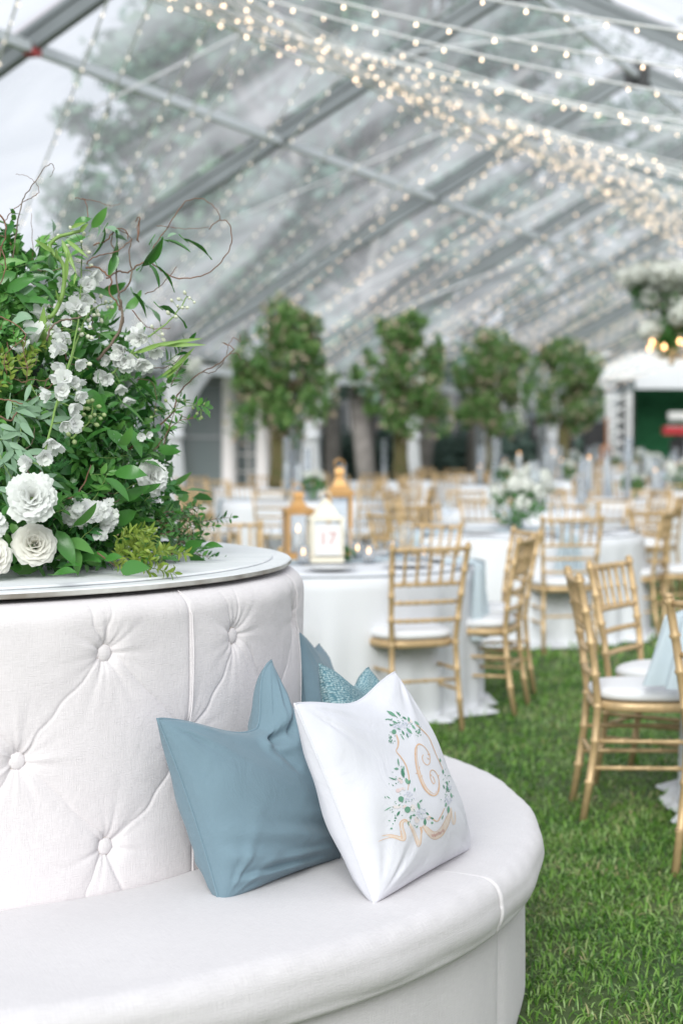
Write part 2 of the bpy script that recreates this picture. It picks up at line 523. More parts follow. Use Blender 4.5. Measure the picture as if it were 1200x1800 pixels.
# ------------------------------------------------------------------ clear tent
P_R, P_P = 5.50, 8.36                       # ridge and purlin, metres left of the camera line
Z_R = at(1105, 125, Y=22.98).z
Z_P = at(760, 340, Y=24.1).z
TAN = (Z_R - Z_P) / (P_P - P_R)
HALF = 7.3
P_L, P_RT = P_R + HALF, P_R - HALF
Z_E = Z_R - TAN * HALF
print('tent', round(Z_R, 2), round(Z_P, 2), round(TAN, 2), round(Z_E, 2))
T_K = [12.6 + 5 * k for k in range(-5, 9)]  # unseen bays behind the camera added so the sun passes through vinyl
tent = empty('frame_tent', tp(25, P_R), 0, 'clear vinyl roofed frame tent with grey aluminium rafters over the dinner tables', 'tent')
bpy.context.view_layer.update()
TI = Matrix.Translation(-tent.location)
def roofz(p): return Z_R - TAN * abs(p - P_R)
def tchild(mb, name, mt, smooth=False, stuff=False):
    mb.v = [tuple(Vector(v) - tent.location) for v in mb.v]
    o = mb.build(name, mt, tent, smooth, stuff=stuff)
    return o
for t in T_K:
    for pe in (P_L, P_RT):
        m = MB(); m.bar(tp(t, P_R, Z_R), tp(t, pe, roofz(pe)), 0.11, 0.20)
        r = tchild(m, 'rafter', M['metal'])
        m = MB()
        for s in (-1, 1):     # keder channels standing proud of the box section
            m.bar(tp(t + s * 0.067, P_R, Z_R + 0.05), tp(t + s * 0.067, pe, roofz(pe) + 0.05), 0.022, 0.03)
        m.v = [tuple(Vector(v) - tent.location) for v in m.v]
        m.build('channel', M['metal'], r, False)
        m = MB(); m.bar(tp(t, pe, 0), tp(t, pe, Z_E), 0.13, 0.2, VA); tchild(m, 'leg', M['metal'])
    m = MB(); m.box(-0.16, 0.16, -0.12, 0.12, -0.22, 0.06, Matrix.Translation(tp(t, P_R, Z_R)) @ Matrix.Rotation(ROTZ_U, 4, 'Z'))
    tchild(m, 'ridge_bracket', M['black'])
    for pp in (P_P, 2 * P_R - P_P):
        m = MB(); m.box(-0.055, 0.055, -0.055, 0.055, -0.15, -0.05, Matrix.Translation(tp(t, pp, roofz(pp))) @ Matrix.Rotation(ROTZ_U, 4, 'Z'))
        tchild(m, 'clamp', M['red_tag'] if t == 12.6 and pp == P_P else M['metal'])
for t0, t1 in zip(T_K[:-1], T_K[1:]):
    for pp, w in ((P_P, 0.075), (2 * P_R - P_P, 0.075), (P_R, 0.07), (P_L, 0.12), (P_RT, 0.12)):
        m = MB(); m.bar(tp(t0 + .07, pp, roofz(pp) - .08), tp(t1 - .07, pp, roofz(pp) - .08), w, w * 1.2)
        tchild(m, 'purlin', M['metal_light'])
    for pe, sgn in ((P_L, 1), (P_RT, -1)):
        m = MB()
        def fn(a, b, t0=t0, t1=t1, pe=pe):
            p = P_R + (pe - P_R) * a; t = t0 + .09 + (t1 - t0 - .18) * b
            sag = 0.07 * math.sin(PI * b) + 0.012 * math.sin(37 * b + 5 * a) * math.sin(PI * b)
            return tp(t, p, roofz(p) + 0.13 - sag)
        # the sheet's own coordinates follow the slope, so its painted reflection streaks do too
        m.surf(fn, 14, 14)
        cen = Vector(tp((t0 + t1) / 2, (P_R + pe) / 2, roofz((P_R + pe) / 2)))
        Mx = Matrix.Translation(cen) @ Matrix.Rotation(ROTZ_U, 4, 'Z')
        inv = Mx.inverted()
        m.v = [tuple(inv @ Vector(v)) for v in m.v]
        o = m.build('roof_panel', M['vinyl'], tent, True)
        o.matrix_local = TI @ Mx
def roof_pt(x, y):
    """where the ray through a photo point meets the left slope of the roof, just under the sheet"""
    d = ray(x, y); lo, hi = 2.0, 60.0
    for _ in range(50):
        k = (lo + hi) / 2; q = Vector((d.x * k, d.y * k, EYE + d.z * k)); p = -(q.dot(VA))
        if q.z < roofz(p) - 0.25: lo = k
        else: hi = k
    return Vector((d.x * lo, d.y * lo, EYE + d.z * lo))
for a, b in (((165, 190), (485, 28)), ((385, 395), (880, 190)), ((720, 92), (1075, 44)), ((1020, 222), (1240, 200)), ((520, 560), (1010, 330)), ((660, 560), (1060, 400))):
    m = MB(); m.tube([roof_pt(*a), roof_pt(*b)], 0.013, 5)
    tchild(m, 'brace_cable', M['strap'])
# far gable wall posts and beam
m = MB(); m.bar(tp(T_K[-1], P_L, Z_E), tp(T_K[-1], P_RT, Z_E), 0.12, 0.2); tchild(m, 'gable_beam', M['metal'])

# ------------------------------------------------------------------ drapes tied to the left legs
def drape(t, k):
    root = empty('tied_drape', tp(t, P_L - 0.25, 0), ROTZ_U)
    m = MB(); r_ = random.Random(k)
    ph = r_.uniform(0, 6)
    def fn(a, b):
        z = Z_E - 0.05 - (Z_E - 0.05) * b
        zt = 1.5
        if z > zt:
            q = (z - zt) / (Z_E - zt); w = 0.10 + 0.50 * q ** 1.5; yo = 0.55 * q ** 1.3
        else:
            q = (zt - z) / zt; w = 0.10 + 0.14 * q ** 0.8; yo = 0
        an = 2 * PI * a
        f = 1 + 0.22 * math.sin(an * 9 + ph) + 0.1 * math.sin(an * 17 + ph * 2 + 2 * b)
        return Vector((0.10 * math.cos(an) * f * (1 + q), yo + w * math.sin(an) * f, z))
    m.surf(fn, 72, 30, closed_u=True)
    m.build('curtain', M['drape'], root)
    m = MB(); m.lathe([(0.13, -.06), (0.17, -.03), (0.17, .03), (0.13, .06)], 16, Matrix.Translation((0, 0, 1.5)))
    m.build('tie_band', M['cloth'], root)
    return root
for k, (t, where) in enumerate(((22.6, 'nearest the round sofa'), (27.6, 'behind the first potted tree'), (32.6, 'between the first and second trees'), (37.6, 'behind the second tree'), (42.6, 'behind the third tree'))):
    tag(drape(t, k), 'white curtain tied at the waist to the tent leg, ' + where, 'curtain', 'white curtains tied to the tent legs')

# ------------------------------------------------------------------ string lights
Z_B = at(800, 180, Y=16.4).z
P_B = 5.55
def bundle(t, j=(0, 0)):
    return tp(t, P_B + j[0], Z_B + j[1] - 0.15 * math.sin(t * 0.22))
def string(pts, label, group, spacing=0.27, r=0.0075, bulb='bulb', rr=None):
    """a cord with small pointed lamps hanging from it"""
    rr = rr or random
    cen = pts[len(pts) // 2]
    root = empty('string_light', cen, 0, label, 'string light', group)
    m = MB(); m.tube([p - cen for p in pts], r, 4, cap=False)
    m.build('cord', M['wire'], root)
    bl = MB(); sk = MB(); acc = 0.0; nxt = rr.uniform(0, spacing)
    for a, b in zip(pts[:-1], pts[1:]):
        L_ = (b - a).length
        while nxt < acc + L_:
            q = a.lerp(b, (nxt - acc) / L_) - cen
            s = rr.uniform(0.75, 1.2) * (0.0125 * .8 if bulb == 'bulb_dim' else 0.0088)
            dx, dy = rr.uniform(-.012, .012), rr.uniform(-.012, .012)
            x, y, z = q.x + dx, q.y + dy, q.z - 0.022
            vs = [(x + s * math.cos(i * PI / 2), y + s * math.sin(i * PI / 2), z - s) for i in range(4)] + [(x, y, z + s * 0.8), (x, y, z - s * 1.7)]
            bl.add(vs, [(0, 1, 4), (1, 2, 4), (2, 3, 4), (3, 0, 4), (1, 0, 5), (2, 1, 5), (3, 2, 5), (0, 3, 5)])
            sk.add([(x - .006, y, z + s * .6), (x + .006, y, z + s * .6), (x, y + .006, z + .04), ], [(0, 1, 2)])
            nxt += spacing * rr.uniform(0.65, 1.35)
        acc += L_
    bl.build('lamps', M[bulb], root, False, stuff=True)
    sk.build('sockets', M['wire'], root, False, stuff=True)
    return root
rs = random.Random(11)
def bez(a, b, c_, n):
    return [a * (1 - t) ** 2 + b * (2 * t * (1 - t)) + c_ * t * t for t in [i / n for i in range(n + 1)]]
ORD = ['first', 'second', 'third', 'fourth', 'fifth', 'sixth', 'seventh', 'eighth', 'ninth', 'tenth', 'eleventh', 'twelfth']
NL = 46
for k in range(NL):
    tb = 8.6 + k * 0.68 + rs.uniform(-.15, .15)
    a = bundle(tb, (rs.uniform(-.12, .12), rs.uniform(-.12, .15)))
    e = tp(tb + 8.0 + rs.uniform(-.5, .5), P_L - .1, Z_E + 0.15)
    mid = a.lerp(e, 0.42) + Vector((0, 0, -0.15))
    string(bez(a, mid, e, 22), 'white fairy light cord sloping to the far side eave, %s counting away from the viewer' % ordinal(k), 'fairy lights strung to the far side eave', 0.40, 0.009, bulb=('bulb_dim' if k < 12 else 'bulb'), rr=rs)
for k in range(20):
    tb = 9.0 + k * 1.0 + rs.uniform(-.2, .2)
    a = bundle(tb, (rs.uniform(-.15, .15), rs.uniform(-.1, .2)))
    e = tp(tb - 0.8, P_RT + .1, Z_E + 0.2)
    mid = a.lerp(e, 0.5) + Vector((0, 0, -0.55 + rs.uniform(-.1, .1)))
    string(bez(a, mid, e, 18), 'white fairy light cord looping right over the near tables, %s counting away from the viewer' % ordinal(k), 'fairy lights looped over the near tables', 0.24, 0.007, rr=rs)
for k in range(15):
    j0 = (rs.uniform(-.16, .14), rs.uniform(-.12, .16)); j1 = (rs.uniform(-.35, .3), rs.uniform(-.25, .25))
    pts = []
    t0, t1 = 5.0, 27.0
    for i in range(45):
        f = i / 44; t = t0 + (t1 - t0) * f
        pts.append(bundle(t, (j0[0] * (1 - f) + j1[0] * f + .04 * math.sin(9 * f + k), j0[1] * (1 - f) + j1[1] * f - 0.18 * math.sin(PI * ((f * (3 + k % 3)) % 1)))))
    string(pts, 'white cord of fairy lights gathered in the dense bundle under the tent ridge', 'fairy lights gathered under the ridge', 0.62, 0.0105, rr=rs)

# ------------------------------------------------------------------ trees, house and hedge outside
def leafcloud(rng, cen, rad, n, size, fill=0.55):
    """n leaf clumps (bent quads) through blobs; cen (k,3), rad (k,3)"""
    k = rng.integers(0, len(cen), n)
    d = rng.normal(size=(n, 3)); d /= np.linalg.norm(d, axis=1)[:, None]
    r = rng.uniform(fill, 1.05, n) ** 0.7
    P = cen[k] + d * rad[k] * r[:, None]
    a = rng.normal(size=(n, 3)); a /= np.linalg.norm(a, axis=1)[:, None]
    b = np.cross(a, rng.normal(size=(n, 3))); b /= np.linalg.norm(b, axis=1)[:, None] + 1e-9
    nrm = np.cross(a, b)
    s = size * rng.uniform(.6, 1.5, n)[:, None]
    V = np.stack([P - a * s, P + b * s * .45 + nrm * s * .15, P + a * s, P - b * s * .45 + nrm * s * .15], 1)
    Fq = (np.arange(n) * 4)[:, None] + np.array([[0, 1, 2, 3]])
    return V.reshape(-1, 3), Fq
M['far_leaf'] = mat('far_tree_leaves', (0.07, 0.16, 0.12), 0.7, col2=(0.16, 0.27, 0.18), var=.5, island=True, trans=0.2)  # lightened greens, distance haze is put into the colour
M['far_leaf2'] = mat('far_pine_needles', (0.09, 0.16, 0.14), 0.8, col2=(0.16, 0.25, 0.21), var=.5, island=True, trans=0.15)  # lightened likewise, haze painted into needles and hedge
M['bark'] = mat('grey_bark', (0.26, 0.25, 0.24), 0.9, var=0.4, scale=5, bump=0.5, bscale=12)  # bark lifted in tone to stand in for haze
def outside_tree(x, y, h, rad, seed, pine, label):
    r_ = np.random.default_rng(seed)
    root = empty('pine_tree' if pine else 'oak_tree', (x, y, 0), 0, label, 'tree', 'tall trees outside the tent')
    m = MB()
    pts = [Vector((0.3 * math.sin(i * .9 + seed), 0.3 * math.cos(i * 1.3 + seed), h * .88 * i / 7)) for i in range(8)]
    pts[0] = Vector((0, 0, -.1))
    m.tube(pts, [0.24 - 0.026 * i for i in range(8)], 9)
    m.build('trunk', M['bark'], root)
    m = MB(); cen = []; rr = []
    nblob = 34
    for i in range(nblob):
        f = r_.uniform(.28, 1); z = h * f; a = r_.uniform(0, 2 * PI)
        w = rad * (math.sin(PI * min(1, (f - .12) * 1.05)) ** .6) * r_.uniform(.35, .95)
        q = (w * math.cos(a), w * math.sin(a), z * .97)
        cen.append(q); s = r_.uniform(.55, 1.35) * rad / 3.9; rr.append((s * 1.25, s * 1.25, s * .8))
        zz = z * .8
        m.tube([(0, 0, zz * .9), Vector((q[0] * .5, q[1] * .5, (zz + q[2]) / 2)), q], [.10, .07, .03], 5)
    m.build('limb', M['bark'], root)
    V, Fq = leafcloud(r_, np.array(cen), np.array(rr), 3900, 0.19 if not pine else 0.16, .15)
    np_mesh('crown', V, Fq, M['far_leaf2'] if pine else M['far_leaf'], root, stuff=True)
spots = [(300, 42, 12.5, 3.0), (400, 50, 18, 4.4), (500, 40, 15, 4.2), (585, 46, 18, 5.0), (640, 55, 20, 5.2), (735, 43, 17, 4.6), (830, 54, 20, 5.0),
         (925, 62, 19, 5.5), (1020, 70, 19, 5.5), (1130, 72, 15, 5.0), (520, 62, 21, 5.5), (700, 66, 22, 5.5), (190, 52, 9, 3.0), (650, 37, 10, 3.2), (1230, 68, 13, 5.0)]
for k, (x, Y, h, r0) in enumerate(spots):
    q = at(x, 700, Y=Y)
    outside_tree(q.x, q.y, h, r0, 40 + k, k % 2 == 1, ('tall dark pine' if k % 2 == 1 else 'tall leafy grey green tree') + ' outside the tent, %s from the left through the clear roof' % ordinal(sorted(spots).index(spots[k])))
V, Fq = leafcloud(np.random.default_rng(5), np.array([[(x - 600) / 3000 * 85, 85 + (x % 97) / 20, 2.5 + (x % 53) / 30] for x in range(-500, 1900, 30)], float),
                  np.array([[2.5, 1.5, 3.0]] * 80), 9000, 0.32, .1)
tag(np_mesh('distant_wood', V, Fq, M['far_leaf'], stuff=True), 'distant dark wood beyond the lawn', 'wood')

# white house with columns and a gridded window, seen left of the first tree
Mh = Matrix.Rotation(ROTZ_U * 0.0, 4, 'Z')
h0 = at(230, 775, Y=47); h1 = at(560, 775, Y=47)
house = empty('garden_house', ((h0.x + h1.x) / 2, 47, 0), 0, 'pale garden house with white columns and tall gridded windows behind the first tree', 'house')
wd = (h1.x - h0.x) / 2
m = MB(); m.box(-wd, wd, 0, 5, 0, 3.6); m.build('wall', M['grey_wall'], house, False)
m = MB(); m.add([(-wd - .5, -1.6, 3.6), (wd + .5, -1.6, 3.6), (wd + .5, 6, 3.6), (-wd - .5, 6, 3.6), (-wd - .5, 2.2, 5.4), (wd + .5, 2.2, 5.4)], [(0, 1, 5, 4), (2, 3, 4, 5), (0, 4, 3), (1, 2, 5), (0, 3, 2, 1)])
m.build('roof', M['grey_wall'], house, False)
for x in (403, 462, 545, 300):
    cx_ = at(x, 775, Y=46).x - house.location.x
    m = MB(); m.lathe([(.24, 0), (.24, .15), (.19, .2), (.165, 3.3), (.24, 3.4), (.24, 3.6)], 14, Matrix.Translation((cx_, -1.2, 0))); m.build('column', M['white'], house)
for x0, x1, dark in ((415, 458, 0), (470, 500, 0), (236, 285, 1), (318, 392, 1)):
    a_, b_ = at(x0, 775, Y=47).x - house.location.x, at(x1, 775, Y=47).x - house.location.x
    m = MB(); m.box(a_, b_, -.05, -.01, .1, 2.95); w_ = m.build('window', M['dark_glass'], house, False)
    m = MB()
    nx = 2 if not dark else 1; nz = 6 if not dark else 2
    for i in range(nx + 1): m.box(a_ + (b_ - a_) * i / nx - .03, a_ + (b_ - a_) * i / nx + .03, -.10, -.052, .1, 2.95)
    for i in range(nz + 1): m.box(a_ - .03, b_ + .03, -.095, -.053, .1 + 2.85 * i / nz - .025, .1 + 2.85 * i / nz + .025)
    m.build('frame', M['white'] if not dark else M['grey_wall'], w_, False)
# clipped dark hedge between house and stage
hq = [at(x, 775, Y=52) for x in (560, 1090)]
V, Fq = leafcloud(np.random.default_rng(9), np.array([[hq[0].x + (hq[1].x - hq[0].x) * i / 30, 56, 1.4] for i in range(31)]), np.array([[.9, .8, 1.7]] * 31), 6000, 0.16, .5)
V[:, 2] *= .62
hg = empty('garden_hedge', ((hq[0].x + hq[1].x) / 2, 56, 0), 0, 'dark clipped hedge beyond the tent between the house and the stage', 'hedge')
V[:, 0] -= hg.location.x; V[:, 1] -= 56
np_mesh('foliage', V, Fq, M['far_leaf2'], hg, stuff=True)
m = MB(); m.box(hq[0].x - hg.location.x, hq[1].x - hg.location.x, -.4, .4, 0, 1.5); m.build('branches', M['far_leaf2'], hg, False)

gw = empty('garden_wall', (at(800, 775, Y=60).x, 60, 0), 0, 'pale grey garden building wall beyond the clipped hedge', 'wall')
m = MB(); m.box(at(545, 775, Y=60).x - gw.location.x, at(1085, 775, Y=60).x - gw.location.x, 0, .3, 0, 3.4); m.build('wall_face', M['grey_wall'], gw, False)
for x in range(560, 1080, 58):
    xx = at(x, 775, Y=60).x - gw.location.x
    m = MB(); m.box(xx - .12, xx + .12, -.15, -.002, 0, 3.4); m.build('pilaster', M['white'], gw, False)
    if (x // 58) % 2: 
        m = MB(); m.box(xx + .3, xx + .85, -.05, -.003, .9, 2.6); m.build('window', M['dark_glass'], gw, False)
# ------------------------------------------------------------------ gold chairs
def knob_post(mb, pts, r, rings=(), n=8):
    """a bamboo turned post: a tube with raised rings at the given fractions"""
    P, R = [], []
    L_ = [0]
    for a, b in zip(pts[:-1], pts[1:]): L_.append(L_[-1] + (Vector(b) - Vector(a)).length)
    T = L_[-1]
    st = sorted(set([0, 1] + [l / T for l in L_] + [min(1, max(0, f + d)) for f in rings for d in (-.007 / T * 1.6, -.0035 / T, .0035 / T, .007 / T * 1.6)]))
    for s in st:
        d = s * T; i = 0
        while i < len(L_) - 2 and d > L_[i + 1]: i += 1
        f = (d - L_[i]) / (L_[i + 1] - L_[i])
        P.append(Vector(pts[i]).lerp(Vector(pts[i + 1]), f))
        near = any(abs(s - q) < .004 / T + 1e-6 for q in rings)
        R.append(r * (1.32 if near else 1.0))
    mb.tube(P, R, n)
def back_x(z):      # half width of the back at height z
    return 0.172 + 0.030 * max(0, (z - .44) / .47) + 0.012 * max(0, (.44 - z) / .44)
def back_y(z):      # the back leans away, the rear legs splay out
    return -0.185 - 0.075 * max(0, (z - .44) / .47) ** 1.4 - 0.055 * max(0, (.44 - z) / .44) ** 1.5
PZ = [0, .15, .30, .44, .60, .76, .915]
def chair_parts():
    out = []
    def part(name, mt='gold'):
        m = MB(); out.append((name, m, mt)); return m
    for s in (-1, 1):
        m = part('back_post')
        knob_post(m, [(s * back_x(z), back_y(z), z) for z in PZ], .0145, (.16, .33, .47, .60, .73, .86, .985))
        m.lathe([(.0145, 0), (.017, .004), (.013, .012), (.004, .017)], 8, Matrix.Translation((s * back_x(.915), back_y(.915), .912)))
    for s in (-1, 1):
        m = part('leg')
        knob_post(m, [(s * .185, .205, .425), (s * .188, .212, .2), (s * .190, .220, 0)], .0140, (.18, .42, .70))
    def rail(name, z, r, beads):
        m = part(name)
        x = back_x(z) - .012
        pts = [(-x + 2 * x * i / 8, back_y(z) - .012 * math.sin(PI * i / 8), z) for i in range(9)]
        knob_post(m, pts, r, beads, 7)
    rail('top_rail', .895, .0115, (.14, .28, .42, .58, .72, .86))
    for z in (.725, .635, .545):
        rail('back_rail', z, .0098, (.10, .22, .34, .46, .54, .66, .78, .90))
    for i in range(5):
        m = part('spindle'); f = (i + 1) / 6
        x0, x1 = -back_x(.725) + 2 * back_x(.725) * f, -back_x(.895) + 2 * back_x(.895) * f
        b = .012 * math.sin(PI * f)
        knob_post(m, [(x0, back_y(.725) - b, .728), (x1, back_y(.895) - b, .892)], .0078, (.08, .5, .92), 6)
    m = part('seat_frame')
    n = 40
    def rim(f, k, z):
        a = 2 * PI * f
        ca, sa = math.cos(a), math.sin(a)
        e = .62
        x = .205 * k * math.copysign(abs(ca) ** e, ca) * (1 - .08 * (1 if sa < 0 else 0) * abs(sa)); y = .208 * k * math.copysign(abs(sa) ** e, sa) + .012
        return (x, y, z)
    prof = [(.80, .412), (1.0, .412), (1.03, .418), (1.03, .440), (1.0, .447), (.80, .447)]
    m.surf(lambda a, b: rim(a, prof[min(int(round(b * 6)), 6) % 6][0], prof[min(int(round(b * 6)), 6) % 6][1]), n, 6, closed_u=True)
    m = part('seat_cushion', 'cushion')
    pr = [(.0, .449), (.90, .449), (1.0, .456), (1.03, .468), (1.02, .482), (.95, .493), (.75, .499), (.4, .503), (0.001, .504)]
    m.surf(lambda a, b: rim(a, .97 * pr[int(round(b * 8))][0], pr[int(round(b * 8))][1]), 36, 8, closed_u=True)
    for s in (-1, 1):
        for z in (.30, .20):
            m = part('stretcher'); knob_post(m, [(s * (back_x(z) - .002), back_y(z), z), (s * .188, .212, z)], .0088, (.25, .5, .75), 6)
    for z in (.27, .17):
        m = part('stretcher'); knob_post(m, [(-.188, .212, z), (.188, .212, z)], .0088, (.25, .5, .75), 6)
    m = part('stretcher'); knob_post(m, [(-back_x(.25), back_y(.25), .25), (back_x(.25), back_y(.25), .25)], .0088, (.25, .5, .75), 6)
    return out
CH_MESH = []
for name, m, mt in chair_parts():
    CH_MESH.append((name, m.mesh(name, M[mt])))
CH_G = 'gold chairs with white seat cushions round the dinner tables'
def near_chair(p, face, label):
    """p is the middle of the seat on the ground, face the ground point it looks at"""
    d = Vector(face) - Vector(p)
    rz = math.atan2(-d.x, d.y)
    root = empty('gold_chair', (p[0], p[1], 0), rz, label, 'chair', CH_G)
    for name, me in CH_MESH:
        inst(name, me, root)
    return root
# simpler copies for the blurred tables: frame and cushion
fm = MB()
for s in (-1, 1):
    fm.tube([(s * back_x(z), back_y(z), z) for z in (0, .22, .44, .68, .915)], .0155, 5)
    fm.tube([(s * .185, .205, .42), (s * .19, .22, 0)], .015, 5)
    fm.tube([(s * back_x(.24), back_y(.24), .24), (s * .188, .212, .24)], .009, 4)
fm.tube([(-.188, .212, .22), (.188, .212, .22)], .009, 4)
for z, r in ((.895, .0125), (.725, .011), (.635, .0105), (.545, .0105)):
    fm.tube([(-back_x(z), back_y(z), z), (0, back_y(z) - .012, z), (back_x(z), back_y(z), z)], r, 4)
for i in range(5):
    f = (i + 1) / 6; fm.tube([(-.19 + .38 * f, back_y(.725) - .008, .728), (-.2 + .4 * f, back_y(.895) - .008, .892)], .0085, 4)
fm.box(-.195, .195, -.19, .215, .412, .447)
FAR_FRAME = fm.mesh('frame', M['gold'])
cm = MB(); cm.lathe([(.17, .449), (.205, .46), (.205, .478), (.17, .496), (.001, .502)], 16, Matrix.Diagonal((1, 1.02, 1, 1)))
FAR_CUSH = cm.mesh('seat_cushion', M['cushion'])
def far_chair(p, face, label):
    d = Vector(face) - Vector(p)
    root = empty('gold_chair', (p[0], p[1], 0), math.atan2(-d.x, d.y), label, 'chair', CH_G)
    inst('frame', FAR_FRAME, root); inst('seat_cushion', FAR_CUSH, root)
    return root

# ------------------------------------------------------------------ tables
def cloth_mesh(R, seed, puddle=.10, n=200, nv=22, folds=13):
    m = MB(); r_ = random.Random(seed); ph = [r_.uniform(0, 6.28) for _ in range(5)]
    def fn(a, b):
        an = 2 * PI * a
        if b < .25:
            q = b / .25; rr = R * q; z = .762
            if q > .97: z = .76
        else:
            q = (b - .25) / .75
            w = min(1, q * 1.5)
            fold = (math.sin(an * folds + ph[0]) * .5 + .35 * math.sin(an * (folds * 2 + 3) + ph[1] + q) + .25 * math.sin(an * 5 + ph[2]))
            rr = R + .012 + w * (.028 + .038 * fold)
            z = .755 * (1 - min(1, q / .9))
            if q > .9:
                e = (q - .9) / .1; rr += puddle * e * (1 + .9 * math.sin(an * 7 + ph[3]) * math.sin(an * 11 + ph[4])); z = .012 + .035 * abs(math.sin(an * 19 + ph[0])) * math.sin(PI * e)
        return (rr * math.cos(an), rr * math.sin(an), z)
    m.surf(fn, n, nv, closed_u=True)
    return m.mesh('tablecloth', M['cloth'])
TB_R = .90
CLOTHS = [cloth_mesh(TB_R, s, .065) for s in (1, 2, 3)]
FAR_CLOTHS = [cloth_mesh(TB_R, s, .05, 72, 12, 9) for s in (4, 5)]
lm = MB()
for a in range(4):
    x, y = .5 * math.cos(a * PI / 2 + .7), .5 * math.sin(a * PI / 2 + .7)
    lm.tube([(x, y, 0), (x * .9, y * .9, .72)], .016, 6)
lm.lathe([(.86, .715), (.88, .72), (.88, .745), (.86, .75)], 40)
TLEG = lm.mesh('table_frame', M['metal'])
def runner_mesh(w, drop):
    m = MB(); h = TB_R + .035
    def fn(a, b):
        x = -w / 2 + w * a; s = -h - drop + (2 * h + 2 * drop) * b
        if abs(s) < h: y, z = s, .772
        else: y, z = math.copysign(h + .012 + .02 * math.sin(a * 17 + b * 5) + .03 * min(1, (abs(s) - h) * 3), s), .772 - (abs(s) - h)
        x *= 1 - .25 * min(1, max(0, abs(s) - h) * 2)
        return (x, y, z + .003 * math.sin(a * 23))
    m.surf(fn, 24, 60)
    return m.mesh('runner', M['runner'])
RUN = runner_mesh(.38, .36)
RUN_FAR = runner_mesh(.34, .30)
def table(x, y, label, k=0, far=False, run=0.0):
    root = empty('round_table', (x, y, 0), k * .7, label, 'table', 'round dinner tables under white cloths')
    inst('tablecloth', (FAR_CLOTHS[k % 2] if far else CLOTHS[k % 3]), root)
    if not far: inst('table_frame', TLEG, root)
    if run is not None:
        o = bpy.data.objects.new('runner', RUN_FAR if far else RUN); COL.objects.link(o); o.parent = root; o.rotation_euler.z = run - k * .7
    return root
G = lambda x, y: (lambda q: (q.x, q.y))(at(x, y, z=0))

T1 = (-.18, 9.25); T3 = (2.24, 6.45); T4 = (1.30, 12.55)
table(*T1, 'round table beside the sofa holding the white lantern numbered 17 and two gold lanterns', 0, run=1.9)
table(*T3, 'round table at the right frame edge, mostly out of view, with blue napkin hanging', 1, run=None)
table(*T4, 'round table with a low white flower centrepiece and a pale blue runner over its edge', 2, run=-1.1)

def around(T, x, y, r): 
    """a chair spot: photo pixel of the ground below the seat's middle"""
    return G(x, y)
# chairs at the lantern table
near_chair((.33, 8.47), (T1[0] + .1, T1[1] + .2), 'gold chair seen from behind, standing directly above the white printed pillow')
near_chair((.72, 9.02), (T1[0], T1[1] + .05), 'gold chair seen side on right of the lantern table, its slim back leaning right')
near_chair((.80, 9.62), (T1[0], T1[1] + .1), 'gold chair half hidden behind the side-on chair of the lantern table')
near_chair((-.42, 8.22), (T1[0], T1[1]), 'gold chair between sofa and lantern table, only a seat corner showing')
near_chair((.42, 10.25), (T1[0], T1[1]), 'gold chair behind the lantern table, facing the viewer at its right end')
near_chair((-.62, 10.35), (T1[0] - .1, T1[1]), 'gold chair behind the lantern table, beyond the sofa edge')
near_chair((-1.15, 9.7), (T1[0], T1[1]), 'gold chair left of the lantern table, rising behind the sofa top edge')
# chairs at the right hand table
near_chair((1.145, 6.50), (T3[0], T3[1] + .02), 'largest gold chair, seen from its side at the right, white seat under a blue napkin')
near_chair((1.345, 7.02), (T3[0] - .05, T3[1] + .03), 'gold chair turned to the viewer right behind the largest side-on chair')
near_chair((1.385, 5.56), (T3[0], T3[1]), 'nearest gold chair, cut by the right frame edge, only post and leg showing')
# chairs at the flower table
near_chair((1.49, 11.55), (T4[0] + .05, T4[1]), 'gold chair seen from straight behind at the low flower table')
near_chair((2.10, 12.35), (T4[0], T4[1] + .1), 'gold chair facing left at the right end of the blue runner')
near_chair((2.45, 12.6), (T4[0] + 2.3, T4[1] + .6), 'gold chair at the right edge turned away from the flower table')
near_chair((.52, 12.0), (T4[0], T4[1]), 'gold chair at the left side of the low flower table')
near_chair((.75, 13.4), (T4[0], T4[1]), 'gold chair behind the low white flowers on the left')
near_chair((1.75, 13.45), (T4[0], T4[1]), 'gold chair behind the flower table on its right')

# blue napkins hanging off the table edges
def napkin(x, y, ang, label, w=.17, L_=.42, fl=.02):
    root = Matrix.Translation((x, y, 0)) @ Matrix.Rotation(ang, 4, 'Z')
    m = MB()
    def fn(a, b):
        q = b * (L_ + .16)
        wd = w * (.45 + .75 * b)
        xx = (a - .5) * wd
        fold = .02 * math.sin(a * 15 + b * 2) * (.4 + b)
        if q < .16: return (xx, .03 + .16 - q - .03, .785 + .01 * math.sin(a * 15))
        return (xx, -.035 - fl * b + fold, .785 - (q - .16))
    m.surf(fn, 40, 20); 
    m.v = [tuple(Vector(v)) for v in m.v]
    o = m.build('napkin', M['runner'], None, True); o.matrix_world = root
    return tag(o, label, 'napkin', 'pale blue napkins hanging off table edges')
def rim_spot(T, deg): return (T[0] + (TB_R + .02) * math.cos(math.radians(deg)), T[1] + (TB_R + .02) * math.sin(math.radians(deg)), math.radians(deg) + PI / 2)
napkin(1.30, 6.26, math.radians(178 + 90 + 40), 'pale blue napkin hanging over the white seat of the largest chair', .22, .26, .12)
napkin(*rim_spot(T1, -20), 'pale blue napkin draped over the lantern table edge behind the chair back', .2, .4)
napkin(*rim_spot(T4, -75), 'pale blue napkin behind the straight-on chair at the flower table', .2, .4)

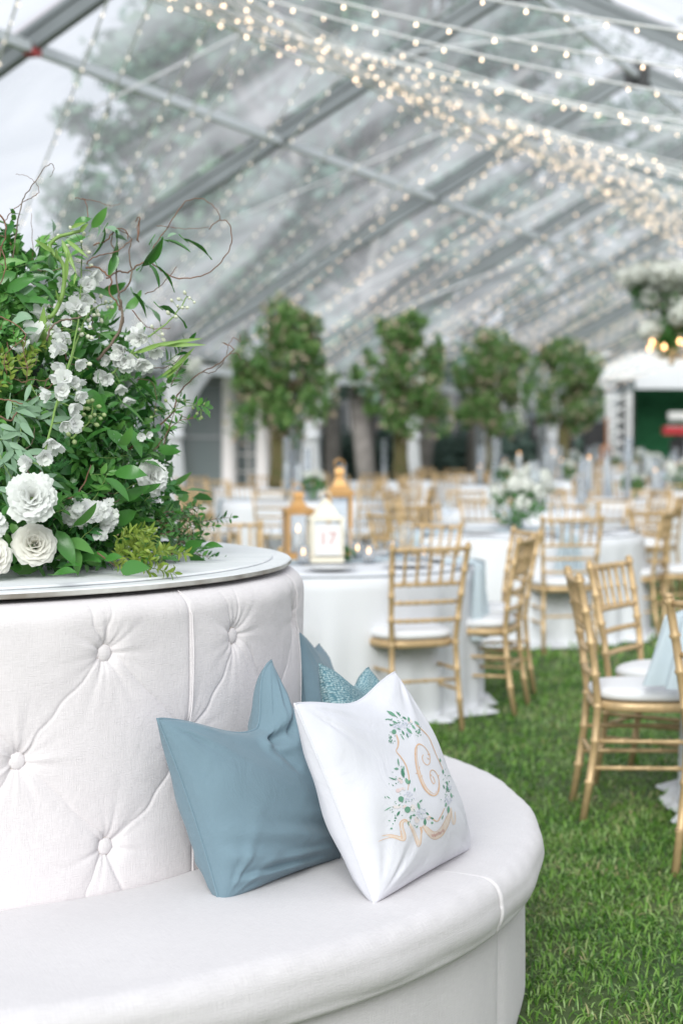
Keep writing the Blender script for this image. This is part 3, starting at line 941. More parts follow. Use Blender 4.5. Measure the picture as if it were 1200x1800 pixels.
# ------------------------------------------------------------------ flowers, lanterns, candles on tables
M['petal'] = mat('white_petals', (0.84, 0.84, 0.80), 0.6, col2=(0.78, 0.80, 0.72), var=.1, island=True, trans=0.25)
M['leaf_a'] = mat('mid_green_leaves', (0.05, 0.16, 0.03), 0.45, col2=(0.09, 0.24, 0.06), var=.5, island=True, trans=0.2)
M['leaf_tree'] = mat('olive_green_leaves', (0.05, 0.17, 0.035), 0.5, col2=(0.24, 0.38, 0.12), var=.5, island=True, trans=0.25)
M['leaf_tan'] = mat('dusty_pink_blossom', (0.42, 0.32, 0.24), 0.7, col2=(0.50, 0.42, 0.30), var=.5, island=True, trans=0.2)
M['moss_bark'] = mat('mossy_bark', (0.13, 0.09, 0.045), 0.9, col2=(0.09, 0.10, 0.03), var=.4, scale=9, bump=.6, bscale=25)
def petal_ball(rng, cen, R_, n, s):
    d = rng.normal(size=(n, 3)); d /= np.linalg.norm(d, axis=1)[:, None]
    P = np.array(cen) + d * R_ * rng.uniform(.75, 1.05, n)[:, None]
    t = np.cross(d, rng.normal(size=(n, 3))); t /= np.linalg.norm(t, axis=1)[:, None]; b = np.cross(d, t)
    q = s * rng.uniform(.7, 1.3, n)[:, None]
    V = np.stack([P - t * q, P - b * q + d * q * .3, P + t * q, P + b * q + d * q * .3], 1)
    return V.reshape(-1, 3)
def flower_dome(loc, R_, label, seed, cat='flowers', green=True, z0=.78, vase=True, group='low white flower centrepieces'):
    rng_ = np.random.default_rng(seed)
    root = empty('flower_centrepiece', loc, 0, label, cat, group)
    Vs = []
    nb_ = max(7, int(R_ * 60))
    for i in range(nb_):
        a = rng_.uniform(0, 2 * PI); e = rng_.uniform(-.1, 1); rr = R_ * math.sqrt(max(0.05, 1 - e * e * .8)) * rng_.uniform(.5, .95)
        Vs.append(petal_ball(rng_, (rr * math.cos(a), rr * math.sin(a), .20 + e * R_ * .8), R_ * .33, 60, R_ * .10))
    V = np.concatenate(Vs)
    np_mesh('blossom', V, np.arange(len(V)).reshape(-1, 4), M['petal'], root, stuff=True)
    V, Fq = leafcloud(rng_, np.array([[0, 0, .17]]), np.array([[R_ * 1.05, R_ * 1.05, R_ * .75]]), int(140), .035, .5)
    np_mesh('foliage', V, Fq, M['leaf_a'], root, stuff=True)
    if vase:
        m = MB(); m.lathe([(.05, 0), (.065, .02), (.075, .12), (.07, .13)], 16); m.build('vase', M['glass'], root)
        m = MB(); m.tube([(0, 0, .01), (0.005, 0, .14)], .045, 9); m.build('stems', M['leaf_a'], root)
    return root
flower_dome((T4[0] - .02, T4[1] - .05, .775), .19, 'low white rose centrepiece on the table behind the gold chairs', 3)

def candle_cylinder(loc, r, h, hc, label, lit=True):
    lit = lit and (h < .2 or len(label) % 3 == 0)
    root = empty('candle_vase', loc, 0, label, 'candle', 'glass cylinders with candles')
    inst('glass', GLASS_CYL(r, h), root)
    m = MB(); m.lathe([(r * .72, .005), (r * .72, hc), (r * .6, hc + .002), (.001, hc)], 12); m.build('candle', M['wax'], root)
    if lit:
        m = MB(); m.lathe([(.001, hc + .008), (.008, hc + .018), (.006, hc + .032), (.001, hc + .045)], 6); m.build('flame', M['flame'], root)
    return root
_gc = {}
def GLASS_CYL(r, h):
    k = (round(r, 3), round(h, 2))
    if k not in _gc:
        m = MB(); m.lathe([(r - .003, .006), (r, .0), (r, h), (r - .004, h), (r - .004, .008), (.001, .008)], 18); _gc[k] = m.mesh('glass', M['glass'])
    return _gc[k]

def lantern(loc, w, h, gold, label, rz=0.3):
    mt = M['gold_light'] if gold else M['cream']
    root = empty('lantern', loc, rz, label, 'lantern', 'lanterns on the nearest round table')
    hb = h * .66
    m = MB(); m.box(-w / 2 - .01, w / 2 + .01, -w / 2 - .01, w / 2 + .01, 0, .025); m.box(-w / 2, w / 2, -w / 2, w / 2, .025, .035); m.build('base', mt, root, False)
    for sx in (-1, 1):
        for sy in (-1, 1):
            m = MB(); m.box(sx * w / 2 - .009, sx * w / 2 + .009, sy * w / 2 - .009, sy * w / 2 + .009, .035, hb); m.build('post', mt, root, False)
    m = MB(); m.box(-w / 2 - .012, w / 2 + .012, -w / 2 - .012, w / 2 + .012, hb, hb + .018)
    if gold:
        a, b = w / 2 + .03, w * .2
        zz = [(a, hb + .018), (a, hb + .026), (w * .36, hb + h * .12), (b, hb + h * .20), (b, hb + h * .26), (b * 1.25, hb + h * .27), (b * 1.1, hb + h * .31), (.012, hb + h * .34)]
    else:
        zz = [(w / 2 + .006, hb + .018), (w * .42, hb + h * .10), (w * .30, hb + h * .20), (w * .16, hb + h * .27), (w * .16, hb + h * .30), (.01, hb + h * .34)]
    m2 = MB(); m2.lathe([(r * 1.30, z) for r, z in zz], 4, Matrix.Rotation(PI / 4, 4, 'Z'))
    m.build('top_frame', mt, root, False); m2.build('roof', mt, root, False)
    m = MB(); m.tube([(-.03, 0, h), (-.025, 0, h + .03), (0, 0, h + .045), (.025, 0, h + .03), (.03, 0, h)], .004, 6); m.build('handle', mt, root)
    for s in (-1, 1):
        m = MB(); m.box(s * w / 2 - .002, s * w / 2 + .002, -w / 2 + .009, w / 2 - .009, .035, hb); m.build('pane', M['glass'], root, False)
        m = MB(); m.box(-w / 2 + .009, w / 2 - .009, s * w / 2 - .002, s * w / 2 + .002, .035, hb); m.build('pane', M['glass'], root, False)
    m = MB(); m.lathe([(.032, .036), (.032, .14), (.001, .141)], 12); m.build('candle', M['wax'], root)
    m = MB(); m.lathe([(.001, .145), (.009, .158), (.006, .175), (.001, .19)], 6); m.build('flame', M['flame'], root)
    return root
M['gold_light'] = mat('copper_gold_metal', (0.66, 0.38, 0.15), 0.35, 0.5)
M['cream'] = mat('cream_painted_metal', (0.78, 0.73, 0.60), 0.5)
def ont(x, y, z=.775): return at(x, y, z=z)
q = at(572, 990, Y=9.12); L1 = lantern((q.x, q.y, .775), .158, .335, False, 'cream lantern with number 17 card standing between two gold lanterns', .12)
q = at(524, 980, Y=9.35); lantern((q.x, q.y, .775), .13, .37, True, 'shorter gold roofed lantern left of the cream lantern', .2)
q = at(596, 970, Y=9.65); lantern((q.x, q.y, .775), .12, .50, True, 'taller gold roofed lantern behind the cream lantern', .1)
# number card in the lantern front
fc = bpy.data.curves.new('number_17', 'FONT'); fc.body = '17'; fc.size = .095; fc.align_x = 'CENTER'; fc.align_y = 'CENTER'; fc.extrude = .0005
m = MB(); m.box(-.068, .068, -.002, .002, .04, .205); card = m.build('number_card', M['paper'], L1, False); card.location = (0, -.104, 0)
fo0 = bpy.data.objects.new('number', fc); fc.materials.append(M['pink_ink'])
fo = bpy.data.objects.new('number', bpy.data.meshes.new_from_object(fo0)); bpy.data.objects.remove(fo0); COL.objects.link(fo); fo.parent = card; fo.location = (0, -.0035, .125); fo.rotation_euler = (PI / 2, 0, 0)
q = at(605, 985, Y=9.2)
V, Fq = leafcloud(np.random.default_rng(2), np.array([[0, 0, .035]]), np.array([[.06, .05, .05]]), 90, .016, .2)
gr = np_mesh('foliage', V, Fq, M['leaf_a'], None); gr.name = 'greenery_sprig'; gr.location = (q.x, q.y, .775)
tag(gr, 'small dark green sprig lying right of the cream lantern', 'greenery')
for i, (x, Y, lab) in enumerate(((533, 9.0, 'small glass votive with lit candle left of the cream lantern'), (648, 9.1, 'small glass votive with lit candle right of the sprig'), (628, 9.35, 'small glass votive behind the sprig'), (690, 9.5, 'small glass votive near the right end of the lantern table'), (745, 9.1, 'small glass votive behind the chair back'))):
    q = at(x, 975, Y=Y); candle_cylinder((q.x, q.y, .775), .034, .09, .035, lab)
pm_ = MB(); pm_.lathe([(.001, 0), (.09, .001), (.135, .012), (.14, .016), (.09, .006), (.001, .005)], 28)
PLATE = pm_.mesh('plate', M['white'])
gm_ = MB(); gm_.lathe([(.034, 0), (.034, .003), (.004, .008), (.004, .085), (.03, .11), (.038, .15), (.032, .20)], 14, cap=False)
WGLASS = gm_.mesh('wine_glass', M['glass'])
def setting(T, k, deg, lab):
    a = math.radians(deg)
    o = inst('plate', PLATE); o.location = (T[0] + .68 * math.cos(a), T[1] + .68 * math.sin(a), .776); tag(o, 'white plate ' + lab, 'plate', 'white plates set on the tables')
    o = inst('wine_glass', WGLASS); o.location = (T[0] + .56 * math.cos(a + .25), T[1] + .56 * math.sin(a + .25), .776); tag(o, 'clear wine glass ' + lab, 'glass', 'wine glasses set on the tables')
for T, tn in ((T1, 'on the lantern table'), (T4, 'on the low flower table'), (T3, 'on the right edge table')):
    for k, (deg, sn) in enumerate(((-120, 'near left'), (-80, 'at the near side'), (-40, 'near right'), (0, 'at the right'), (45, 'far right'), (90, 'at the far side'), (135, 'far left'), (180, 'at the left'))):
        setting(T, k, deg, tn + ', ' + sn)
# ------------------------------------------------------------------ round sofa
SX, SY = -1.306, 4.505
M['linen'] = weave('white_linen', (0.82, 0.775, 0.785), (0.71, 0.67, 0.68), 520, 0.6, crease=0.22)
M['linen_seat'] = weave('white_linen_seat', (0.73, 0.705, 0.715), (0.60, 0.575, 0.59), 520, 0.6, crease=0.12)  # same linen as the back, colour darkened to offset light from above
M['blue_cloth'] = weave('dusty_blue_cotton', (0.185, 0.268, 0.318), (0.155, 0.235, 0.285), 1100, 0.25, slub=0.35, crease=0.35)
M['white_cloth'] = weave('smooth_white_cotton', (0.70, 0.70, 0.745), (0.67, 0.67, 0.72), 1500, 0.08)
M['thread'] = mat('ecru_thread', (0.66, 0.58, 0.50), 0.8)
M['plywood'] = mat('white_painted_board', (0.80, 0.81, 0.82), 0.85, col2=(0.72, 0.74, 0.75), var=.2, scale=5, bump=0.15, bscale=30, stretch=(1, 6, 1))
M['ply_edge'] = mat('worn_board_edge', (0.66, 0.65, 0.62), 0.9, col2=(0.26, 0.23, 0.20), var=.5, scale=7, detail=12)
def basket(name):
    m = bpy.data.materials.new(name); m.use_nodes = True
    nt = m.node_tree; N, L = nt.nodes, nt.links; b = N['Principled BSDF']; b.inputs['Roughness'].default_value = 0.9
    uv = N.new('ShaderNodeUVMap'); mp = N.new('ShaderNodeMapping'); mp.inputs['Scale'].default_value = (1, 1, 1)
    L.new(uv.outputs[0], mp.inputs[0])
    v = N.new('ShaderNodeTexVoronoi'); v.inputs['Scale'].default_value = 170; v.inputs['Randomness'].default_value = 0.45
    L.new(mp.outputs[0], v.inputs['Vector'])
    mx = N.new('ShaderNodeMix'); mx.data_type = 'RGBA'; mx.inputs[6].default_value = (0.42, 0.56, 0.58, 1); mx.inputs[7].default_value = (0.10, 0.22, 0.27, 1)
    mr = N.new('ShaderNodeMapRange'); mr.inputs[1].default_value = 0.15; mr.inputs[2].default_value = 0.65
    L.new(v.outputs['Distance'], mr.inputs[0]); L.new(mr.outputs[0], mx.inputs[0]); L.new(mx.outputs[2], b.inputs['Base Color'])
    bp = N.new('ShaderNodeBump'); bp.inputs['Strength'].default_value = 0.8; bp.inputs['Distance'].default_value = 0.003; bp.invert = True
    L.new(v.outputs['Distance'], bp.inputs['Height']); L.new(bp.outputs[0], b.inputs['Normal'])
    return m
M['basket'] = basket('teal_basket_weave')

sofa = empty('round_sofa', (SX, SY, 0), 0, 'large round white linen sofa with button tufted back ring and flowers on its centre top', 'sofa')

def np_grid(name, P, mt, parent, closed=False, caps=False, uv=None, smooth=True):
    """P (nv,nu,3) grid to mesh; closed joins the last row to the first; caps closes the two u ends"""
    nv, nu, _ = P.shape
    idx = np.arange(nv * nu).reshape(nv, nu)
    rows = nv if closed else nv - 1
    a = idx[:rows, :-1]; b = idx[:rows, 1:]
    nx_ = np.roll(idx, -1, 0)
    c_ = nx_[:rows, 1:]; d = nx_[:rows, :-1]
    Fq = np.stack([a, b, c_, d], -1).reshape(-1, 4)
    o = np_mesh(name, P.reshape(-1, 3), Fq, mt, parent, smooth=smooth)
    if caps:
        bm = bmesh.new(); bm.from_mesh(o.data); bm.verts.ensure_lookup_table()
        for col in (0, nu - 1):
            bm.faces.new([bm.verts[idx[j, col]] for j in (range(nv) if col == 0 else range(nv - 1, -1, -1))])
        bmesh.ops.recalc_face_normals(bm, faces=bm.faces)
        bm.to_mesh(o.data); bm.free()
    if uv is not None:
        me = o.data; l = me.uv_layers.new(name='UVMap')
        vi = np.empty(len(me.loops), dtype=np.int32); me.loops.foreach_get('vertex_index', vi)
        l.data.foreach_set('uv', uv.reshape(-1, 2)[vi].astype(np.float32).ravel())
    return o

RB = 1.200
D10 = 10.0
def col_ang(k): return -57.5 + D10 * k + (1.1 if k % 6 == 2 else 0)
ROWS = {0: (0.758,), 1: (0.967, 0.550)}
BUT = []
for k in range(-18, 18):
    for z in ROWS[k % 2]:
        BUT.append((math.radians(col_ang(k)) * RB, z, k))
SEGS = []
for k in range(-18, 18):
    s0 = math.radians(col_ang(k)) * RB; s1 = math.radians(col_ang(k + 1)) * RB
    if k % 2 == 0:
        SEGS += [(s0, .758, s1, .967), (s0, .758, s1, .55)]
    else:
        SEGS += [(s0, .967, s1, .758), (s0, .55, s1, .758)]
    if k % 2:
        SEGS += [(s0, .967, s0 - .035, 1.10), (s0, .967, s0 + .045, 1.10), (s0, .55, s0 - .05, .44), (s0, .55, s0 + .05, .44)]
wr = np.random.default_rng(4)
BPH = wr.uniform(0, 6.28, (len(BUT), 4))
def tuft(s, z):
    """radial offset of the upholstery (metres) at arc length s and height z"""
    D = np.zeros_like(s)
    dl = np.full_like(s, 9.0)
    s_w = s + 0.006 * np.sin(z * 31) + .004 * np.sin(z * 77 + s * 20); z_w = z + 0.006 * np.sin(s * 27)
    for x0, y0, x1, y1 in SEGS:
        dx, dy = x1 - x0, y1 - y0; L2 = dx * dx + dy * dy
        t = np.clip(((s_w - x0) * dx + (z_w - y0) * dy) / L2, 0, 1)
        bow = 0.012 * np.sin(PI * t) * (1 if (x0 * 7.3 + y0) % 1 > .5 else -1)
        d = np.hypot(s_w - (x0 + t * dx) + bow * dy / math.sqrt(L2), z_w - (y0 + t * dy) - bow * dx / math.sqrt(L2))
        dl = np.minimum(dl, d)
    D += 0.0050 * (1 - np.exp(-dl / 0.045))
    D -= 0.0022 * np.exp(-(dl / 0.0030) ** 2)
    for i, (bs, bz, k) in enumerate(BUT):
        m_ = (np.abs(s - bs) < 0.3)
        if not m_.any(): continue
        ss, zz = s[m_] - bs, z[m_] - bz
        r = np.hypot(ss, zz); a = np.arctan2(zz, ss)
        e = -0.017 * np.exp(-(r / 0.026) ** 2) - 0.010 * np.exp(-r / 0.065)
        w = (np.sin(a * 7 + BPH[i, 0] + 3 * r) + .7 * np.sin(a * 12 + BPH[i, 1] - 8 * r) + .5 * np.sin(a * 19 + BPH[i, 2]))
        e += 0.0019 * w * np.abs(w) ** .3 * np.exp(-r / 0.060) * np.clip(r / 0.02, 0, 1)
        D[m_] += e
    # loose folds and a slack hand-pulled look
    D += 0.0022 * np.sin(s * 11 + 2.1 * np.sin(z * 9)) + 0.0013 * np.sin(s * 43 + 5 * z) * np.clip((z - .95) * 8, 0, 1)
    return D
PAN0 = -36.2
for i in range(12):
    th0 = math.radians(PAN0 + 30 * (i - 3)); th1 = th0 + math.radians(30)
    hi = -130 < math.degrees(th0) < 10
    nu, nv = (230, 210) if hi else (60, 60)
    u = np.linspace(0, 1, nu); v = np.linspace(0, 1, nv)
    th = th0 + (th1 - th0) * u
    Sg, Vg = np.meshgrid(th * RB, v)
    # profile: bottom tuck, face, rounded shoulder, top going inwards under the board
    z = np.where(v < .88, .445 + (1.035 - .445) * v / .88, 0); prof_r = np.zeros(nv)
    for j, vv in enumerate(v):
        if vv <= .88:
            z[j] = .445 + .61 * vv / .88 - .02; prof_r[j] = -0.018 * math.exp(-((z[j] - .425) / .02) ** 2)
        else:
            q = (vv - .88) / .12; a = min(q / .6, 1) * PI / 2
            z[j] = 1.035 + .047 * math.sin(a); prof_r[j] = -.047 * (1 - math.cos(a)) - max(0, q - .6) * .22
    Zg = np.repeat(z[:, None], nu, 1); Rp = np.repeat(prof_r[:, None], nu, 1)
    fade = np.clip((1.08 - Zg) / .05, 0, 1)
    R = RB + Rp + tuft(Sg, Zg) * (0.25 + .75 * fade)
    edge = np.minimum(Sg - th0 * RB, th1 * RB - Sg)
    R -= 0.005 * np.exp(-(edge / 0.005) ** 1.0)
    TH = Sg / RB
    P = np.stack([R * np.cos(TH), R * np.sin(TH), Zg], -1)
    o = np_grid('back_panel', P, M['linen'], sofa, uv=np.stack([Sg, Zg + (Vg - .88).clip(0) * .5], -1))
    # buttons that belong to this panel
    for bs, bz, k in BUT:
        if th0 * RB + .02 < bs < th1 * RB - .02:
            a = bs / RB
            rr = RB + float(tuft(np.array([bs]), np.array([bz]))[0]) + 0.004
            Mx = Matrix.Translation(((rr + .004) * math.cos(a), (rr + .004) * math.sin(a), bz)) @ Matrix.Rotation(a, 4, 'Z') @ Matrix.Rotation(PI / 2, 4, 'Y')
            m = MB(); m.lathe([(.0180, -.014), (.0195, -.001), (.0182, .0040), (.0145, .0065), (.008, .0080), (0.0001, .0085)], 28, Mx); b_ = m.build('button', M['linen'], o)
            uv_from(b_, lambda co: co[:, [1, 2]])
            m = MB(); m.tube([Mx @ Vector((.0190 * math.cos(t * PI / 14), .0190 * math.sin(t * PI / 14), .0015)) for t in range(29)], .0009, 5, cap=False)
            m.build('button_stitching', M['thread'], o)
    m = MB()
    rp = [(RB - .004 + 0.004, .44), (RB + .004, .55), (RB + .005, .76), (RB + .004, .95), (RB + .002, 1.03), (RB - .018, 1.072), (RB - .04, 1.084)]
    zz = []
    for t in range(40):
        f = t / 39 * (len(rp) - 1); q = min(int(f), len(rp) - 2); f -= q
        r_ = rp[q][0] * (1 - f) + rp[q + 1][0] * f; z_ = rp[q][1] * (1 - f) + rp[q + 1][1] * f
        a_ = th0 + (.0045 * math.sin(z_ * 9 + i * 1.7)) / RB
        r_ += float(tuft(np.array([a_ * RB]), np.array([min(z_, 1.03)]))[0]) * .8 + .001
        zz.append((r_ * math.cos(a_), r_ * math.sin(a_), z_))
    m.tube(zz, .0015, 6); pc = m.build('piping', M['linen'], o); uv_from(pc, lambda co: co[:, [0, 2]])

# stitched crease threads that catch the light
# board on top: a thick lower disc and a thinner one lying on it
def disc(name, R_, z0, z1, mt, par, wob=0.0, cx=0, cy=0):
    m = MB()
    n = 200
    prof = [(R_ - .3, z0), (R_ - .002, z0), (R_, z0 + .002), (R_, z1 - .003), (R_ - .003, z1), (R_ - .03, z1)]
    vs, fs = [], []
    for r, z in prof:
        for k in range(n):
            a = 2 * PI * k / n
            rr = r + wob * (math.sin(23 * a) + math.sin(41 * a + 1) * .6) * (1 if r > R_ - .01 else 0)
            vs.append((cx + rr * math.cos(a), cy + rr * math.sin(a), z + wob * 1.2 * math.sin(3 * a + 1)))
    for i in range(len(prof) - 1):
        m.mi = 1 if i in (1, 2) else 0
        for k in range(n):
            fs.append((i * n + k, i * n + (k + 1) % n, (i + 1) * n + (k + 1) % n, (i + 1) * n + k)); m.m.append(m.mi)
    fs.append(tuple(5 * n + k for k in range(n))); m.m.append(0)
    m.v, m.f = vs, fs
    o = m.build(name, mt, par, True)
    return sharp(o, 40)
top = disc('table_top', 1.172, 1.094, 1.108, [M['plywood'], M['ply_edge']], sofa, .0009)
disc('top_board', 1.135, 1.1085, 1.1145, [M['plywood'], M['plywood']], top, .0004, -.012, .01)
m = MB(); m.lathe([(1.15, .3), (1.15, 1.07), (1.05, 1.075)], 90, cap=False); m.build('core', M['black'], sofa)

# seat cushions
def cushion(a0, a1, hi, dr=0.0, dz=0.0):
    gap = 0.003
    a0 = math.radians(a0) + gap / 1.8; a1 = math.radians(a1) - gap / 1.8
    Rs, Ri, zt, zb, rr = 1.828 + dr, 1.165, .452 + dz, .322, .052
    prof = []
    for f in np.linspace(0, 1, 26): prof.append((Ri + (Rs - rr - Ri) * f, zt + .006 * math.sin(PI * f)))
    for f in np.linspace(0, 1, 14)[1:]: prof.append((Rs - rr + rr * math.sin(f * PI / 2), zt - rr + rr * math.cos(f * PI / 2)))
    for f in np.linspace(0, 1, 9)[1:]: prof.append((Rs + .006 * math.sin(PI * f) - .008 * f, zt - rr + (zb + .018 - (zt - rr)) * f))
    for f in np.linspace(0, 1, 6)[1:]: prof.append((Rs - .008 - .018 * (1 - math.cos(f * PI / 2)), zb + .018 - .018 * math.sin(f * PI / 2)))
    prof.append((1.70, zb)); prof.append((Ri, zb))
    prof = np.array(prof); cen = np.array([(Ri + Rs) / 2, (zt + zb) / 2])
    nu = 200 if hi else 50
    W_ = (a1 - a0) * 1.8
    lin = np.linspace(0, 1, nu)
    rc = 0.009
    ed = np.concatenate([np.linspace(0, rc, 9)[:-1], np.linspace(rc, W_ - rc, nu), np.linspace(W_ - rc, W_, 9)[1:]])
    P = np.zeros((len(prof), len(ed), 3)); UV = np.zeros((len(prof), len(ed), 2))
    plen = np.concatenate([[0], np.cumsum(np.hypot(*np.diff(prof, axis=0).T))])
    for j, e in enumerate(ed):
        d = min(e, W_ - e)
        ins = rc - math.sqrt(max(0, rc * rc - (rc - min(d, rc)) ** 2)) if d < rc else 0
        p = prof.copy()
        vec = cen - p; sg = np.sign(vec)
        p[:, 0] += np.clip(vec[:, 0], -ins, ins); p[:, 1] += np.clip(vec[:, 1], -ins, ins)
        th = a0 + e / 1.8
        for i, (r, z) in enumerate(p):
            s = th * 1.8
            if z > zb + .02:
                z += 0.0035 * math.sin(s * 9 + r * 7) * math.sin(r * 13 + 1) + .0012 * math.sin(s * 60 + 30 * r) * math.exp(-((Rs - r) / .05) ** 2) * (1 if r < Rs - .01 else 0)
                r += .0022 * math.sin(s * 17 + z * 30) * (1 if r > Rs - .05 else 0)
                # pulled corner at the seam
                k = math.exp(-d / .03) * (1 if r > Rs - .09 else 0)
                r += .004 * k * (1 if dz else 0)
            P[i, j] = (r * math.cos(th), r * math.sin(th), z); UV[i, j] = (s, plen[i])
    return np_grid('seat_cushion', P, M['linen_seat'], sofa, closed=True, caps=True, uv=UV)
for i in range(6):
    a = -84.8 + 60 * i
    o = cushion(a, a + 60, i in (0, 1, 5), 0.0, -0.004 if i == 1 else 0)
for i in range(6):
    a0, a1 = math.radians(-80.6 + 60 * i), math.radians(-20.6 + 60 * i)
    nu = 60; ed = np.linspace(0, 1, nu); zz = np.concatenate([np.linspace(0.004, .33, 20)])
    th = a0 + (a1 - a0) * ed
    TH, ZZ = np.meshgrid(th, zz)
    e = np.minimum(TH - a0, a1 - TH) * 1.785
    R = 1.785 - .007 * np.exp(-e / .006) + .0012 * np.sin(TH * 40 + ZZ * 9) - .006 * np.exp(-((ZZ - .0) / .02) ** 2)
    P = np.stack([R * np.cos(TH), R * np.sin(TH), ZZ], -1)
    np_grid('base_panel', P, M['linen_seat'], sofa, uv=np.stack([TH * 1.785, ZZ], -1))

# ------------------------------------------------------------------ pillows
def folds_(u, v, u0):
    # the crease that runs from the chopped top into the face, and slack cloth gathered at the foot
    s = 0.0
    for (x0, y0, x1, y1, dep, w) in ((u0, .72, u0 + .34, .40, .020, .075), (u0 - .05, .60, u0 + .05, .20, .008, .07), (u0 + .30, .48, u0 + .52, .60, .010, .06)):
        dx, dy = x1 - x0, y1 - y0
        t = max(0, min(1, ((u - x0) * dx + (v - y0) * dy) / (dx * dx + dy * dy)))
        d = math.hypot(u - x0 - t * dx, v - y0 - t * dy)
        s -= dep * math.exp(-(d / w) ** 2) * (1 - .6 * t)
        s += dep * .55 * math.exp(-((d - w * 1.7) / w) ** 2) * (1 - .6 * t)
    b = math.exp(-((v + .86) / .10) ** 2)
    s += .010 * b * math.sin(v * 46 + u * 5) * (.4 + .6 * math.cos(u * 2.2 + .5))
    s += .006 * math.exp(-((v + .6) / .22) ** 2) * math.sin(v * 21 + u * 7 + 1)
    return s
def pillow(name, TL, TR, BR, BL, T, mt, label, seed, chop=(0, 0.1, .4), n=110, front_puff=1.0, edge=None, wr_amp=1.0, flip=1, inset=.05, pw=.42, name_f=False):
    """corners in the place; the front is the side that turns to the viewer"""
    TL, TR, BR, BL = map(Vector, (TL, TR, BR, BL))
    cen = (TL + TR + BR + BL) / 4
    root = empty(name, (cen.x, cen.y, min(BL.z, BR.z)), 0, label, 'pillow')
    org = root.location.copy()
    U = ((TR + BR) - (TL + BL)).normalized(); Vv = ((TL + TR) - (BL + BR)).normalized()
    Nn = U.cross(Vv).normalized() * flip
    r_ = random.Random(seed)
    ph = [r_.uniform(0, 6.28) for _ in range(12)]
    def P(u, v, side):
        k = inset
        uu = u * (1 - k * (1 - v * v)); vv = v * (1 - k * (1 - u * u))
        a, b = (uu + 1) / 2, (vv + 1) / 2
        q = BL * ((1 - a) * (1 - b)) + BR * (a * (1 - b)) + TR * (a * b) + TL * ((1 - a) * b)
        e = max(0, (1 - u * u)) * max(0, (1 - v * v))
        t = T * e ** pw
        # filling sinks to the lower half
        t *= 1 + 0.16 * (-v)
        dc, u0, wc, wl_ = (tuple(chop) + (chop[2],))[:4]
        cfac = math.exp(-((u - u0) / (wc if u > u0 else wl_)) ** 2)
        q = q - Vv * (dc * cfac * b ** 2.2) * 1.0
        t *= 1 - 0.50 * cfac * (1 if dc > .03 else .3) * b ** 2 * (1 if dc else 0)
        # corner tension wrinkles and soft dents
        wsum = 0
        for i, (cu, cv) in enumerate(((-1, -1), (1, -1), (1, 1), (-1, 1))):
            du, dv = u - cu, v - cv; rr = math.hypot(du, dv); an = math.atan2(dv, du)
            wsum += math.sin(an * 13 + ph[i]) * math.exp(-rr / .42) * min(1, rr * 4) + .6 * math.sin(an * 23 + ph[i + 4]) * math.exp(-rr / .3) * min(1, rr * 4)
        wsum += .55 * math.sin(v * 9 + ph[8] + 2 * math.sin(u * 3)) * (abs(u) ** 3) + .4 * math.sin(u * 11 + ph[9]) * (abs(v) ** 3)
        t += 0.0042 * wr_amp * wsum * min(1, e * 6)
        if name_f: t += folds_(u, v, u0) * min(1, e * 5)
        t += 0.006 * math.sin(u * 2.7 + ph[10] + v * 1.7) * math.sin(v * 3.1 + ph[11]) * e * wr_amp
        t = max(t, .0012 + .012 * e)
        return q + Nn * (t * side * (front_puff if side > 0 else 1))
    fronts = {}
    for side, nm in ((1, 'front_cover'), (-1, 'back_cover')):
        Pg = np.array([[tuple(P(-1 + 2 * i / n, -1 + 2 * j / n, side) - org) for i in range(n + 1)] for j in range(n + 1)])
        if side * flip < 0: Pg = Pg[:, ::-1]
        uu = np.linspace(0, (TR - TL).length, n + 1); vv = np.linspace(0, (TL - BL).length, n + 1)
        uvg = np.stack(np.meshgrid(uu, vv), -1)
        o = np_grid(nm, Pg, mt, root, uv=uvg)
        fronts[side] = o
    # seam welt along the four edges
    pts = []
    for k in range(120):
        f = k / 120 * 4; s = int(f); f = -1 + 2 * (f - s)
        u, v = ((f, -1), (1, f), (-f, 1), (-1, -f))[s]
        pts.append(P(u, v, 1) - org)
    pts.append(pts[0])
    m = MB(); m.tube(pts, edge or .0022, 6, cap=False)
    pc = m.build('piping', mt, root); uv_from(pc, lambda co: co[:, [0, 2]])
    return root, fronts, P
blue, bf, _ = pillow('pillow', at(272, 1252, Y=3.60), at(475, 1160, Y=3.90), at(597, 1512, Y=3.93), at(386, 1592, Y=3.57), .108, M['blue_cloth'],
                     'plain dusty blue pillow with a chopped top, nearest the viewer', 3, chop=(.125, .38, .30, .95), n=150, edge=.0034, wr_amp=1.6, name_f=True)
wp, wf, WP = pillow('pillow', at(516, 1236, Y=3.56), at(692, 1180, Y=4.03), at(822, 1496, Y=4.05), at(657, 1590, Y=3.54), .100, M['white_cloth'],
                    'white pillow printed with a gold letter C inside a green floral crest', 8, chop=(.035, .0, .60), inset=.03, n=130, edge=.0028, wr_amp=1.5)
tp1, _, _ = pillow('pillow', at(560, 1166, Y=3.98), at(646, 1172, Y=4.30), at(760, 1420, Y=4.38), at(640, 1470, Y=4.02), .07, M['basket'],
                   'teal basket weave pillow peeping out behind the white printed pillow', 12, chop=(.050, .05, .55), n=70)
bp2, _, _ = pillow('pillow', at(520, 1105, Y=4.42), at(560, 1130, Y=4.75), at(610, 1400, Y=4.75), at(560, 1425, Y=4.36), .07, M['blue_cloth'],
                   'blue pillow mostly hidden behind the curve of the sofa back', 15, chop=(.03, .1, .6), n=60)

